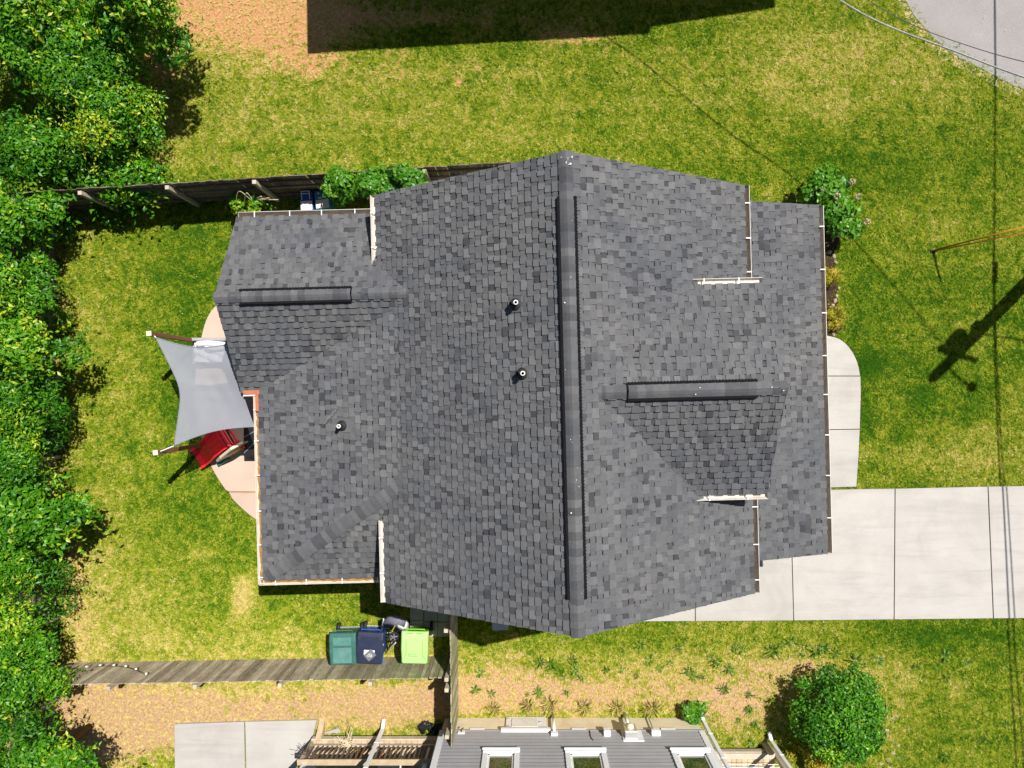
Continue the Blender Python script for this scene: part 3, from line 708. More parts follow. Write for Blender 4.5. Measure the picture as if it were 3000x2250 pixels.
# ------------------------------------------------------------------ foliage
def leaves(pos_, nrm, L0, L1, wr, tint0, name, jitter=.75):
    """one folded leaf per position; pos_, nrm: (n,3)"""
    n = len(pos_)
    nrm = nrm + RNG.normal(0, jitter, (n, 3)); nrm[:, 2] += .35; nrm /= np.linalg.norm(nrm, axis=1)[:, None]
    t = RNG.normal(0, 1, (n, 3)); t -= (t * nrm).sum(1)[:, None] * nrm; t /= np.linalg.norm(t, axis=1)[:, None]
    s = np.cross(nrm, t); ln = RNG.uniform(L0, L1, n)[:, None]; w = ln * wr
    b = pos_ - t * ln * .5
    droop = np.array([0, 0, -1.]) * ln * .18
    v = np.stack([b, b + t * ln * .42 + s * w * .5 + nrm * w * .16, b + t * ln + droop, b + t * ln * .42 - s * w * .5 + nrm * w * .16, b + t * ln * .5], 1).reshape(-1, 3)
    i = np.arange(n)[:, None] * 5
    f = np.concatenate([i + np.array([0, 4, 1]), i + np.array([4, 2, 1]), i + np.array([0, 3, 4]), i + np.array([4, 3, 2])], 0)
    me = bpy.data.meshes.new(name); me.vertices.add(len(v)); me.vertices.foreach_set('co', v.ravel())
    me.loops.add(f.size); me.loops.foreach_set('vertex_index', f.ravel().astype(np.int32))
    me.polygons.add(len(f)); me.polygons.foreach_set('loop_start', np.arange(0, f.size, 3, dtype=np.int32))
    ti = np.clip(tint0 + RNG.normal(0, .14, n), 0, 1)
    a = me.attributes.new('tint', 'FLOAT', 'FACE'); a.data.foreach_set('value', np.tile(ti, 4).astype(np.float32))
    me.update(calc_edges=True); me.validate(); return me
def lump_points(lumps, n):
    """points near the upper surface of a set of ellipsoids, with outward normals and per-lump tone"""
    lumps = np.array(lumps); ar = lumps[:, 3] * lumps[:, 4]; k = RNG.choice(len(lumps), n, p=ar / ar.sum())
    d = RNG.normal(0, 1, (n, 3)); d[:, 2] = np.where(d[:, 2] < -.35, -d[:, 2], d[:, 2]); d /= np.linalg.norm(d, axis=1)[:, None]
    r = 1 - np.abs(RNG.normal(0, .17, n)); r = np.where(RNG.random(n) < .06, r + .25, r)
    p = lumps[k, :3] + d * lumps[k, 3:6] * r[:, None]
    p[:, 2] = np.maximum(p[:, 2], .03)
    tone = (RNG.normal(0, .12, len(lumps)) + (RNG.random(len(lumps)) < .12) * .28)[k]
    return p, d, tone
def sprigs(lumps, k, l0, l1, per=12):
    """leaves set along shoots that stick out of the crown"""
    lumps = np.array(lumps); i = RNG.choice(len(lumps), k); d = RNG.normal(0, 1, (k, 3)); d[:, 2] = np.abs(d[:, 2]) * .55; d /= np.linalg.norm(d, axis=1)[:, None]
    st = lumps[i, :3] + d * lumps[i, 3:6] * .8; ln = RNG.uniform(l0, l1, k)
    t = RNG.random((k, per)); off = RNG.normal(0, .045, (k, per, 3))
    bend = np.stack([np.zeros((k, per)), np.zeros((k, per)), -(t ** 2) * ln[:, None] * .35], 2)
    p = st[:, None] + d[:, None] * (t * ln[:, None])[:, :, None] + off + bend
    n_ = np.repeat(d[:, None], per, 1); tn = np.repeat(RNG.normal(.1, .2, k)[:, None], per, 1)
    return p.reshape(-1, 3), n_.reshape(-1, 3), tn.ravel()
def limbs(mb, base, tops, r0):
    base = Vector(base)
    for tp in tops:
        tp = Vector(tp); mid = base.lerp(tp, .5) + Vector((random.uniform(-.15, .15), random.uniform(-.15, .15), .1))
        mb.tube(catmull([base + Vector((random.uniform(-.04, .04), random.uniform(-.04, .04), 0)), mid, tp], 4), [r0 * (1 - .8 * i / 8) for i in range(9)], 6)
def tree(name, label, cat, base, rx, ry, ztop, zlow, nl, per, L0=.06, L1=.145, wr=.44, m='leaf', group=None, lr=(.18, .52), tone=.5):
    base = Vector(base); lumps = []
    for i in range(nl):
        a = random.uniform(0, 6.283); q = random.random() ** .45
        x, y = math.cos(a) * q * rx, math.sin(a) * q * ry
        s = random.uniform(*lr); zz = zlow + (ztop - zlow) * (1 - .75 * q * q) * random.uniform(.72, 1.0) - s * .5
        lumps.append((base.x + x, base.y + y, max(zz, s * .45), s, s * random.uniform(.8, 1.1), s * random.uniform(.55, .85)))
    for q_ in range(5): lumps.append((base.x + random.uniform(-.35, .35) * rx, base.y + random.uniform(-.35, .35) * ry, ztop - .5 - random.uniform(0, .4), .5, .5, .42))
    n = int(per * sum(l[3] * l[4] for l in lumps) * 3.14)
    p, d, tn = lump_points(lumps, n)
    p2, d2, t2_ = sprigs(lumps, int(len(lumps) * 3.6), .25, .95, 13); p = np.concatenate([p, p2]); d = np.concatenate([d, d2]); tn = np.concatenate([tn, t2_]); p[:, 2] = np.maximum(p[:, 2], .05)
    o = thing(name, label, cat, (base.x, base.y, 0), 0, group, True)
    ls_ = random.uniform(.85, 1.25); L0 *= ls_; L1 *= ls_; wr *= random.uniform(.85, 1.15)
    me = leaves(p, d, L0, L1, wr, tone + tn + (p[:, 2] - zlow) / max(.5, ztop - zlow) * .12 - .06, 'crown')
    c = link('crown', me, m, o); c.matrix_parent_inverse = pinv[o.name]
    tb = MB(); z1 = max(.3, zlow + (ztop - zlow) * .25); base = base * (1.12 if ztop > 4 else 1.05)
    tb.tube([(base.x, base.y, -.05), (base.x + .03, base.y, z1 * .5), (base.x, base.y + .03, z1)], [.02 + .022 * ztop, .015 + .018 * ztop, .01 + .014 * ztop], 8)
    obj('trunk', tb, 'bark', o, True)
    lb = MB(); limbs(lb, (base.x, base.y, z1 * .85), [(l[0], l[1], l[2]) for l in random.sample(lumps, min(9, len(lumps)))], .008 + .009 * ztop)
    obj('limb', lb, 'bark', o, True)
    return o, lumps
TREES = [  # px, py at mid-height, radii in px, top z, label
    (70, 60, 170, 150, 3.6, 'leafy tree filling the top left corner of the picture'),
    (415, -50, 150, 150, 4.3, 'leafy tree at the top edge casting a long dark shadow onto bare soil'),
    (385, 85, 100, 60, 2.3, 'low leafy bush below the top edge tree, above its dark shadow'),
    (235, 190, 150, 130, 3.0, 'broad leafy tree below the top left corner one, left of the soil patch'),
    (330, 365, 105, 125, 2.9, 'leafy tree left of the dark shadow patch, bulging towards the top lawn'),
    (105, 440, 140, 90, 2.5, 'leafy bush by the left edge above the end of the dark fence'),
    (300, 505, 150, 55, 1.9, 'low leafy bush growing against the outside of the dark upper fence'),
    (60, 640, 110, 110, 2.9, 'leafy tree over the corner where the two dark fences meet'),
    (70, 850, 115, 100, 2.9, 'leafy tree left of the lawn, level with the rear gable ridge'),
    (105, 1020, 130, 95, 3.2, 'leafy tree bulging over the lawn, level with the shade sail top post'),
    (75, 1190, 115, 90, 3.0, 'leafy tree left of the shade sail, between two bulging ones'),
    (90, 1345, 125, 95, 3.1, 'leafy tree level with the red toy slide, by the left edge'),
    (120, 1500, 135, 85, 3.1, 'leafy tree bulging over the lawn just below the patio end'),
    (80, 1650, 115, 100, 3.0, 'leafy tree level with the lower left roof corner'),
    (60, 1830, 95, 85, 2.4, 'thin leafy tree where the brown rear fence shows beside it'),
    (80, 1985, 110, 100, 2.8, 'leafy tree over the left end of the grey lower fence'),
    (190, 2225, 130, 90, 3.5, 'leafy tree in the bottom left corner casting shade on dry soil')]
for px, py, rx, ry, zt, lab in TREES:
    px -= 55 if py > 600 else 12; zm = zt * .72; c = P(px, py, zm); k = (H - zm) / F
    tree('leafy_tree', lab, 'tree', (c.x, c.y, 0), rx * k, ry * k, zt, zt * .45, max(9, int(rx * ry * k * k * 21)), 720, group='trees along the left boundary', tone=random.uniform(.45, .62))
# low undergrowth under those trees
ub = []
for i in range(170):
    y = random.uniform(-10.3, 10.3); x = random.uniform(-13.6, -11.75) if y < 4.6 else random.uniform(-14.2, -9.9)
    s = random.uniform(.25, .5); ub.append((x, y, random.uniform(.2, 2.0), s, s, s * .7))
p, d, tn = lump_points(ub, 42000)
tag(link('undergrowth', leaves(p, d, .07, .13, .42, .4 + tn, 'undergrowth'), 'leaf'), 'leafy undergrowth filling the space below the trees on the left', 'undergrowth', kind='stuff')

# round shrub at the lower right
bc = Vector((7.62, -7.98, 0)); lumps = [(bc.x, bc.y, .75, 1.0, 1.0, .95)]
for i in range(46):
    a = random.uniform(0, 6.283); e = math.asin(random.uniform(.05, 1)); s = random.uniform(.2, .34)
    lumps.append((bc.x + .98 * math.cos(a) * math.cos(e), bc.y + .98 * math.sin(a) * math.cos(e), .62 + .92 * math.sin(e), s, s, s * .8))
p, d, tn = lump_points(lumps, 14000); p2, d2, t2_ = sprigs(lumps, 110, .1, .3, 9); p = np.concatenate([p, p2]); d = np.concatenate([d, d2]); tn = np.concatenate([tn, t2_])
sh = thing('round_shrub', 'large round clipped dark green shrub on the lower right lawn', 'shrub', bc, world=True)
c = link('crown', leaves(p, d, .06, .105, .55, .5 + tn, 'crown'), 'leaf_dark', sh); c.matrix_parent_inverse = pinv[sh.name]
tb = MB(); limbs(tb, bc, [(l[0], l[1], l[2]) for l in random.sample(lumps, 8)], .035); obj('stem', tb, 'bark', sh)
# hydrangea at the porch corner
def small_bush(name, label, cat, c, lumps, n, L0, L1, wr, m, tone=.55, stems=6):
    o = thing(name, label, cat, c, world=True); p, d, tn = lump_points(lumps, n); p2, d2, t2_ = sprigs(lumps, len(lumps), .1, .35, 8); p = np.concatenate([p, p2]); d = np.concatenate([d, d2]); tn = np.concatenate([tn, t2_])
    k = link('foliage', leaves(p, d, L0, L1, wr, tone + tn, 'foliage', .5), m, o); k.matrix_parent_inverse = pinv[o.name]
    tb = MB(); limbs(tb, c, [(l[0], l[1], l[2]) for l in random.sample(lumps, min(stems, len(lumps)))], .014); obj('stem', tb, 'bark', o)
    return o
lumps = []
for px, py, r, z in ((2410, 530, 40, 1.1), (2385, 560, 34, 1.0), (2440, 560, 42, 1.3), (2465, 600, 42, 1.3), (2435, 620, 40, 1.2), (2470, 650, 40, 1.1), (2505, 665, 32, .9), (2432, 500, 26, .9), (2470, 540, 30, 1.0), (2500, 620, 26, .9), (2400, 600, 34, .9)):
    q = P(px, py, z); s = r / 120; lumps.append((q.x, q.y, z - .15, s, s, s * .7))
hy = small_bush('hydrangea_bush', 'leafy bush with faded flower heads at the porch roof corner', 'bush', P(2425, 615), lumps, 2600, .1, .19, .5, 'leaf_lush', .6, 9)
for px, py, z in ((2497, 533, 1.1), (2515, 575, 1.05), (2412, 555, 1.25), (2452, 575, 1.4), (2540, 650, .95)):
    q = P(px, py, z); fb = MB()
    for i in range(30):
        dv = Vector((random.gauss(0, 1), random.gauss(0, 1), random.gauss(0, 1))).normalized() * .07; fb.box(q + dv, (.032, .032, .012), M=Matrix.Rotation(random.uniform(0, 3), 3, (random.random(), random.random(), 1)))
    obj('flower_head', fb, 'flower', hy)
for (px, py, rx, ry, lab) in ((2437, 812, 26, 38, 'small golden shrub beside the porch gutter, the upper of two'), (2450, 928, 36, 46, 'round golden shrub beside the porch gutter at the end of the walk')):
    lumps = []
    for i in range(12):
        a = random.uniform(0, 6.28); q = math.sqrt(random.random()); v = P(px + math.cos(a) * q * rx * .75, py + math.sin(a) * q * ry * .75, .45); lumps.append((v.x, v.y, random.uniform(.2, .42), .13, .13, .13))
    small_bush('golden_shrub', lab, 'shrub', P(px, py), lumps, 1500, .035, .075, .4, 'leaf_yellow' if py < 850 else 'leaf_yellow', .5)
lumps = []
for i in range(16):
    v = P(random.uniform(2320, 2420), random.uniform(2205, 2260), .5); lumps.append((v.x, v.y, random.uniform(.25, .5), .17, .17, .14))
small_bush('golden_shrub', 'golden leafed shrub below the round dark green shrub', 'shrub', P(2370, 2235), lumps, 1600, .05, .09, .5, 'leaf_yellow', .45)
# vine on the upper fence
lumps = []
for i in range(26):
    px = random.uniform(965, 1225); f = 1 - abs(px - 1090) / 170
    v = P(px, random.uniform(535 - 55 * f, 545 + 25 * f) - (px - 960) * .02, 1.75); s = random.uniform(.16, .3); lumps.append((v.x, v.y, random.uniform(1.2, 1.85), s, s, s * .8))
small_bush('climbing_vine', 'bushy green vine climbing over the dark fence beside the roof', 'vine', P(1090, 590), lumps, 3600, .09, .17, .5, 'leaf_lush', .6)
lumps = []
for i in range(11):
    v = P(random.uniform(680, 752), random.uniform(572, 615), .9); lumps.append((v.x, v.y, random.uniform(.5, .95), .17, .17, .13))
yb = small_bush('young_bush', 'yellow-green bush with pale arching stems by the rear gutter', 'bush', P(720, 610), lumps, 750, .06, .12, .55, 'leaf', .88)
for k in range(6):
    a = P(735 + k * 4, 585, 1.0); b = P(700 + k * 22, 560 + k * 5, 1.2); c2 = P(690 + k * 25, 600 - k * 3, .8)
    obj('stem', MB().tube(catmull([a, b, c2], 5), .008, 5), 'creamp', yb)
lumps = [(*P(1345 + random.uniform(-30, 20) + 690, 2090 + random.uniform(-25, 25), .3)[:2], .3, .16, .16, .13) for i in range(7)]
small_bush('leafy_weed', 'bright green leafy weed at the neighbour house corner downspout', 'weed', P(2030, 2090), lumps, 420, .09, .17, .5, 'leaf_lush', .7)

# weeds as rosettes
def rosette(n, L0, L1, w, up):
    mb = MB()
    for i in range(n):
        a = 6.283 * i / n + random.uniform(-.3, .3); ln = random.uniform(L0, L1); dr = Vector((math.cos(a), math.sin(a), 0)); sd_ = Vector((-dr.y, dr.x, 0)) * w
        u = random.uniform(up * .5, up * 1.3); b = dr * .01 + Vector((0, 0, .01)); m1 = b + dr * ln * .45 + Vector((0, 0, ln * u)); m2 = b + dr * ln * .8 + Vector((0, 0, ln * u * .95)); tp = b + dr * ln + Vector((0, 0, ln * u * .55))
        t = random.random()
        mb.add([b - sd_ * .5, b + sd_ * .5, m1 + sd_, m1 - sd_, m2 + sd_ * .7, m2 - sd_ * .7, tp], [(0, 1, 2, 3), (3, 2, 4, 5), (5, 4, 6)], t)
    return mb
WM = [rosette(random.randint(8, 18), random.uniform(.06, .12), random.uniform(.15, .22), random.uniform(.010, .022), random.uniform(.25, .8)).mesh('weed') for _ in range(10)]
for q in WM: q.materials.append(MT['weed'])
DM = [rosette(30, .14, .27, .010, .7).mesh('dry_clump') for _ in range(3)]
for q in DM: q.materials.append(MT['dryweed'])
for px, py, s in [(1395, 2022, 1), (1445, 2028, 1), (1582, 2026, 1.25), (1655, 2027, 1), (1585, 1935, 1), (1612, 1942, 1.1), (1678, 1935, 1.2), (1685, 1960, .9), (1775, 1958, 1), (1815, 1962, .9), (1700, 1982, 1.0), (1570, 1955, .8), (1412, 1975, .8), (1545, 2030, .7),
                  (2022, 1965, 1.1), (2035, 1985, 1.1), (1960, 1940, 1), (1930, 1955, .9), (1985, 1900, 1.), (2060, 1985, .9), (2115, 2015, 1), (2190, 2030, 1.2), (2150, 1895, 1), (2180, 1900, 1.2), (2260, 1905, 1.2), (2235, 1925, .9), (2320, 1880, 1.), (2385, 1905, 1.2), (2450, 1915, 1), (2505, 1935, 1.2), (2530, 1945, .8), (2570, 1930, 1.2), (2680, 1950, 1.1), (2760, 1925, 1.3), (2745, 1948, .9), (2830, 1945, 1.2), (2770, 1985, .8), (2945, 1948, 1.2), (2062, 2070, .8),
                  (2190, 2075, 1.), (2195, 2085, 1), (2160, 2110, .7), (2215, 2118, .8), (2195, 2170, 1), (2400, 2000, .6), (2760, 2218, 1.1), (2875, 2168, .7), (2640, 2220, .9), (2950, 2120, .7), (2475, 1965, .7), (2100, 1940, 1.1), (2075, 1930, 1), (2130, 1960, 1.), (1820, 1900, .9), (1880, 1890, .9), (1900, 1930, 1), (1860, 1985, .7), (2340, 1925, 1), (2360, 1895, .9), (2410, 1895, 1.1), (2290, 1890, 1)]:
    s *= random.uniform(.7, 1.15); o = link('weed', random.choice(WM), None, None, P(px + random.uniform(-6, 6), py + random.uniform(-5, 5)), (random.uniform(-.2, .2), random.uniform(-.2, .2), random.uniform(0, 6.28))); o.scale = (s * random.uniform(.8, 1.2), s, s)
    wl_ = ('spiky green weed rosette on bare soil close to the neighbour house wall' if py > 2000 and px < 2050 else
           'green weed rosette on the dry strip left of the main roof peak tip' if px < 1690 else
           'green weed rosette on the dry strip right of the main roof peak' if px < 2000 else
           'green weed on the soil between the neighbour house corner and round shrub' if py > 2000 and px < 2420 else
           'green weed rosette in the dense weed patch below the driveway' if px < 2300 else
           'green weed rosette in the row above the round shrub' if px < 2620 and py < 2010 else
           'green weed rosette alone in the lower right lawn' if py > 2000 else
           'green weed rosette on the lawn right of the round shrub top')
    tag(o, wl_, 'weed', 'weed rosettes on the dry strip')
for px, py in [(1452, 2074), (1548, 2062), (1612, 2058), (1715, 2068), (1808, 2070), (1910, 2072), (2008, 2070)]:
    o = link('dry_grass_clump', random.choice(DM), None, None, P(px, py), (0, 0, random.uniform(0, 6.28))); s = random.uniform(.9, 1.2); o.scale = (s,) * 3
    tag(o, 'half dry spiky grass clump along the neighbour house foundation', 'grass clump', 'dry grass clumps along the foundation')
# pale specks: dry leaves and petals on the lawns
sb = MB()
for i in range(900):
    x, y = random.uniform(-11.8, 13), random.uniform(-10, 10); s = random.uniform(.008, .02); a = random.uniform(0, 6.28)
    if abs(x - .8) < 6 and abs(y) < 4.6: continue
    sb.add([(x + math.cos(a) * s, y + math.sin(a) * s, .05), (x - math.sin(a) * s * .5, y + math.cos(a) * s * .5, .062), (x - math.cos(a) * s, y - math.sin(a) * s, .05), (x + math.sin(a) * s * .5, y - math.cos(a) * s * .5, .058)], [(0, 1, 2, 3)])
tag(obj('fallen_petals', sb, mat('dry_petals', (.66, .56, .38), .8, .2, .3, 3, 30, 0)), 'pale dry petals and leaf scraps scattered over the lawns', 'petals', kind='stuff')
# stones round the shrub and along the bed
stm = []
for k in range(4):
    mb = MB(); pr = [(.02, -.4), (.8, -.3), (1., .0), (.75, .45), (.03, .62)]
    mb.lathe(pr, (0, 0, 0), 9); mb.v = [(x * random.uniform(.75, 1.2), y * random.uniform(.75, 1.2), z * random.uniform(.8, 1.1)) for x, y, z in mb.v]; stm.append(mb.mesh('stone', True))
for px, py, s in [(2560, 2052, .075), (2573, 2062, .06), (2583, 2078, .065), (2592, 2094, .07), (2608, 2076, .085), (2617, 2090, .09), (2622, 2110, .08), (2600, 2130, .09), (2604, 2152, .1), (2590, 2140, .08), (2618, 2170, .085), (2622, 2188, .09), (2612, 2210, .1), (2600, 2225, .09), (2588, 2238, .08), (2610, 2245, .08)]:
    o = link('edging_stone', random.choice(stm), 'stone', None, P(px, py), (0, 0, random.uniform(0, 6.28))); s *= random.uniform(.5, .95); o.location.z = s * .1; o.location.x += random.uniform(-.08, .08); o.location.y += random.uniform(-.08, .08); o.scale = (s, s * random.uniform(.6, 1), s * .8)
    tag(o, 'pale stone in the ragged border right of the round shrub', 'stone', 'border stones by the round shrub')
for px, py, s in [(2441, 752, .07), (2446, 770, .06), (2450, 868, .06), (2444, 882, .07), (2438, 896, .06), (2440, 980, .06), (2428, 740, .07), (2455, 845, .05)]:
    o = link('edging_stone', random.choice(stm), 'stone', None, P(px, py), (0, 0, random.uniform(0, 6.28))); o.location.z = .05; o.scale = (s, s * .8, s * .8)
    tag(o, 'small stone edging the mulch bed beside the porch roof', 'stone', 'edging stones of the mulch bed')

# ------------------------------------------------------------------ fences
def fence(name, label, a, b, h, side, m, posts_side, rails=True, pw=.138, post_at=None, brace=False):
    """pickets from a to b on the ground; side: +1/-1 which side of the line carries posts and rails"""
    a, b = Vector((*a, 0)), Vector((*b, 0)); d = b - a; ln = d.length; d /= ln; rz = math.atan2(d.y, d.x); nrm = Vector((-d.y, d.x, 0)) * posts_side
    o = thing(name, label, 'fence', a, rz)
    pms = []; hw = pw / 2 - .003
    for k in range(4):
        hh = h + random.uniform(-.012, .012)
        pms.append(MB().add([(x, y, z) for y in (-.009, .009) for x, z in ((-hw, .03), (hw, .03), (hw, hh - .02), (hw - .014, hh), (-hw + .014, hh), (-hw, hh - .02))],
                            [(0, 1, 2, 3, 4, 5), (11, 10, 9, 8, 7, 6)] + [(i, 6 + i, 6 + (i + 1) % 6, (i + 1) % 6) for i in range(6)]).mesh('picket'))
    k = pw / 2
    while k < ln:
        link('picket', random.choice(pms), m, o, loc=(k, random.uniform(-.003, .003), random.uniform(-.012, .012)), rot=(random.uniform(-.006, .006), random.uniform(-.006, .006), 0)); k += pw + random.uniform(0, .003)
    s = posts_side
    for z in (.32, h * .55 if False else .9, h - .28): link('rail', MB().box((ln / 2, s * .032, z), (ln, .04, .085)).mesh('rail'), m, o)
    xs_ = post_at or [i * 2.06 + .5 for i in range(int(ln / 2.06) + 1)]
    pm = MB().add([(x, y, z) for x, y, z in [(-.045, -.045, 0), (.045, -.045, 0), (.045, .045, 0), (-.045, .045, 0), (-.045, -.045, h + .03), (.045, -.045, h + .03), (.045, .045, h + .03), (-.045, .045, h + .03)]], [(4, 5, 6, 7), (0, 1, 5, 4), (1, 2, 6, 5), (2, 3, 7, 6), (3, 0, 4, 7)]).mesh('post')
    for x in xs_:
        if x < ln: link('post', pm, 'railwood', o, loc=(x, s * .1, 0))
    return o
A, B = P(175, 557, 1.65), P(1500, 474, 1.65)
fa = Vector((A.x, A.y)); fb_ = Vector((B.x, B.y)); dirn = (fb_ - fa).normalized()
fl = fa - dirn * 1.15
pa = [(P(px, py, 1.65).xy - fl).dot(dirn) for px, py in ((235, 556), (490, 541), (745, 528), (1000, 512), (1243, 495))]
fence('board_fence', 'dark weathered board fence between the top lawn and the rear yard', fl, fb_, 1.65, -1, 'fence_dark', -1, post_at=pa)
A, B = P(185, 2006, 1.47), P(1308, 1986, 1.47); fa = Vector((A.x, A.y)); fb_ = Vector((B.x, B.y)); dirn = (fb_ - fa).normalized(); fl = fa - dirn * 1.0
pa = [(P(px, py, 1.47).xy - fl).dot(dirn) for px, py in ((318, 2006), (572, 2002), (820, 1998), (1085, 1993))]
fence('board_fence', 'sunlit grey board fence below the rear lawn, behind the bins', fl, fb_, 1.47, -1, 'fence', -1, post_at=pa, pw=.104)
fence('board_fence', 'short fence and gate seen edge-on beside the neighbour house', (-1.83, -8.36), (-1.86, -5.35), 1.7, 1, 'fence', 1, post_at=[.25, 1.35, 1.6, 2.75])
fence('board_fence', 'brown rear boundary fence half hidden under the left trees', (-12.25, -10.4), (-12.25, 4.75), 1.7, 1, 'fence_dark', -1)
# string lights on the lower fence
sg = thing('string_lights', 'black cord of string lights drooping on the grey lower fence', 'string lights', P(285, 1953, .8), world=True)
yf = lambda px: -6.93 + (px - 185) / 1123 * .16
cord = [Vector((P(px, py, z).x, 0, z)) for px, py, z in ((250, 1956, .75), (290, 1951, .65), (330, 1951, .65), (365, 1954, .72), (395, 1962, .9), (425, 1977, 1.2))]
cord = [Vector((q.x, -6.84, q.z)) for q in cord]
obj('cord', MB().tube(catmull(cord, 5), .007, 5), 'black', sg)
for q in cord: obj('bulb', MB().lathe([(.008, .0), (.03, -.03), (.034, -.06), (.015, -.09), (.001, -.095)], q, 8), 'white', sg, True)

# ------------------------------------------------------------------ neighbour house (lower edge)
FY = -8.42
nh = thing('grey_sided_house', 'grey lap-sided neighbour house with white trim at the bottom edge', 'house', (1.0, FY, 0), world=True)
X0, X1 = -2.2, 4.33
obj('foundation', MB().box(((X0 + X1) / 2, FY - 4, .37), (X1 - X0 - .04, 8, .76)), 'foundation', nh)
obj('wall', MB().box(((X0 + X1) / 2, FY - 4.02, 3.2), (X1 - X0 - .06, 8, 4.9)), 'siding', nh)
WIN = [(-1.12, -.18), (.84, 1.78), (3.28, 4.2)]
WIN = [(P(1415, 2204, 1.85).x, P(1522, 2204, 1.85).x), (P(1655, 2203, 1.85).x, P(1775, 2203, 1.85).x), (P(1965, 2200, 1.85).x, P(2080, 2200, 1.85).x)]
z = .76
while z < 5.5:
    segs = [(X0 + .1, X1 - .1)]
    if z + .16 > 1.8 and z < 3.2:
        xs_ = [X0 + .1] + [q for w in WIN for q in w] + [X1 - .1]; segs = list(zip(xs_[0::2], xs_[1::2]))
    for a, b in segs:
        mb = MB().add([(a, FY - .02, z), (b, FY - .02, z), (b, FY + .03, z), (a, FY + .03, z), (a, FY - .02, z + .17), (b, FY - .02, z + .17), (b, FY + .0, z + .17), (a, FY + .0, z + .17)], [(0, 1, 2, 3), (3, 2, 6, 7), (4, 7, 6, 5), (0, 3, 7, 4), (1, 5, 6, 2)])
        obj('siding_board', mb, 'siding', nh)
    z += .16
for x in (X0 + .05, X1 - .05): obj('corner_board', MB().box((x, FY + .0, 3.2), (.14, .07, 4.85)), 'trim', nh)
obj('water_table', MB().box(((X0 + X1) / 2, FY + .01, .765), (X1 - X0 + .02, .05, .035)), 'siding', nh)
rb = MB(); rb.prism([(X0 - .35, FY + .3), (X1 + .35, FY + .3), (X1 + .35, FY - 8.4), (X0 - .35, FY - 8.4)], 5.6, 5.72)
cx = (X0 + X1) / 2; rb.add([(X0 - .35, FY + .3, 5.72), (X1 + .35, FY + .3, 5.72), (X1 + .35, FY - 8.4, 5.72), (X0 - .35, FY - 8.4, 5.72), (cx, FY - 3, 7.6), (cx, FY - 5.2, 7.6)], [(0, 1, 4), (1, 2, 5, 4), (2, 3, 5), (3, 0, 4, 5)])
obj('roof', rb, 'cap', nh)
for a, b in WIN:
    w = MB(); zb, zt = 1.84, 3.2
    for (x, z0, z1, ww) in ((a + .06, zb, zt, .12), (b - .06, zb, zt, .12)): w.box((x, FY + .02, (z0 + z1) / 2), (ww, .08, z1 - z0))
    w.box(((a + b) / 2, FY + .025, zb + .05), (b - a, .09, .10)).box(((a + b) / 2, FY + .02, zt), (b - a, .09, .12))
    wn = obj('window', w, 'trim', nh, bev=.006)
    ia, ib = a + .12, b - .12
    obj('sash', MB().box((ia + .025, FY - .0, 2.5), (.05, .05, 1.3)).box((ib - .025, FY - .0, 2.5), (.05, .05, 1.3)).box(((ia + ib) / 2, FY - .0, zb + .13), (ib - ia, .05, .06)), 'trim', wn, bev=.004)
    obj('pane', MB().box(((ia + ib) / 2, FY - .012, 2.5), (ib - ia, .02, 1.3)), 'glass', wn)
    obj('sill', MB().box(((a + b) / 2, FY + .045, zb - .015), (b - a + .02, .13, .03)), 'trim', wn)
# crawl-space door
dx0, dx1 = P(1483, 2110, .2).x, P(1598, 2110, .2).x
cd = obj('crawl_door', MB().box(((dx0 + dx1) / 2, FY + .02, .40), (dx1 - dx0, .05, .70)), 'trim', nh, bev=.008)
obj('door_panel', MB().box(((dx0 + dx1) / 2 - .03, FY + .052, .40), (.66, .02, .46)), 'white', cd, bev=.008)
obj('door_latch', MB().box((dx1 - .13, FY + .06, .4), (.07, .03, .03)), 'steel', cd)
for q in (.18, .6): obj('hinge', MB().box((dx0 + .06, FY + .055, q), (.05, .02, .03)), 'steel', cd)
obj('drip_cap', MB().box(((dx0 + dx1) / 2, FY + .05, .80), (dx1 - dx0 + .22, .10, .09)), 'white', nh)
for px in (1398, 1696, 1958): 
    x = P(px, 2137, .7).x; obj('foundation_vent', MB().box((x, FY + .012, .66), (.36, .03, .06)), 'white', nh)
# pipes and boxes on the wall
x = P(1622, 2130, .5).x
vp = obj('standpipe', MB().tube([(x, FY + .1, 0), (x, FY + .1, .95)], .032, 10), 'trim', nh, True); obj('pipe_plate', MB().box((x, FY + .05, 1.0), (.17, .09, .14)), 'trim', vp, bev=.01)
x = P(1352, 2148, .85).x
hb = obj('tap_plate', MB().box((x, FY + .03, .88), (.17, .04, .15)), 'trim', nh, bev=.006); obj('tap', MB().tube([(x, FY + .04, .9), (x, FY + .12, .9), (x + .05, FY + .13, .86)], .014, 6), 'black', hb)
x = P(1777, 2150, .9).x
ub_ = obj('utility_box', MB().box((x, FY + .08, 1.0), (.17, .16, .18)), 'trim', nh, bev=.015)
x = P(1920, 2155, .95).x
u2 = obj('utility_box', MB().box((x, FY + .08, 1.0), (.22, .14, .14)), 'trim', nh, bev=.015)
obj('conduit', MB().tube([(x - .03, FY + .06, 0), (x - .03, FY + .06, .95)], .018, 8), 'steel', u2)
x = P(1848, 2152, 1.0).x
mp_ = obj('meter_plate', MB().box((x + .03, FY + .03, 1.05), (.5, .03, .55)), 'trim', nh)
mt_ = obj('meter_box', MB().box((x - .02, FY + .13, 1.05), (.30, .2, .42)), 'alu', mp_, bev=.01)
obj('meter_dial', MB().lathe([(.085, 0), (.085, .05), (.06, .09), (.001, .1)], (x - .02, FY + .23, 1.05), 16, M=Matrix.Rotation(-math.pi / 2, 3, 'X')), 'creamp', mt_, True)
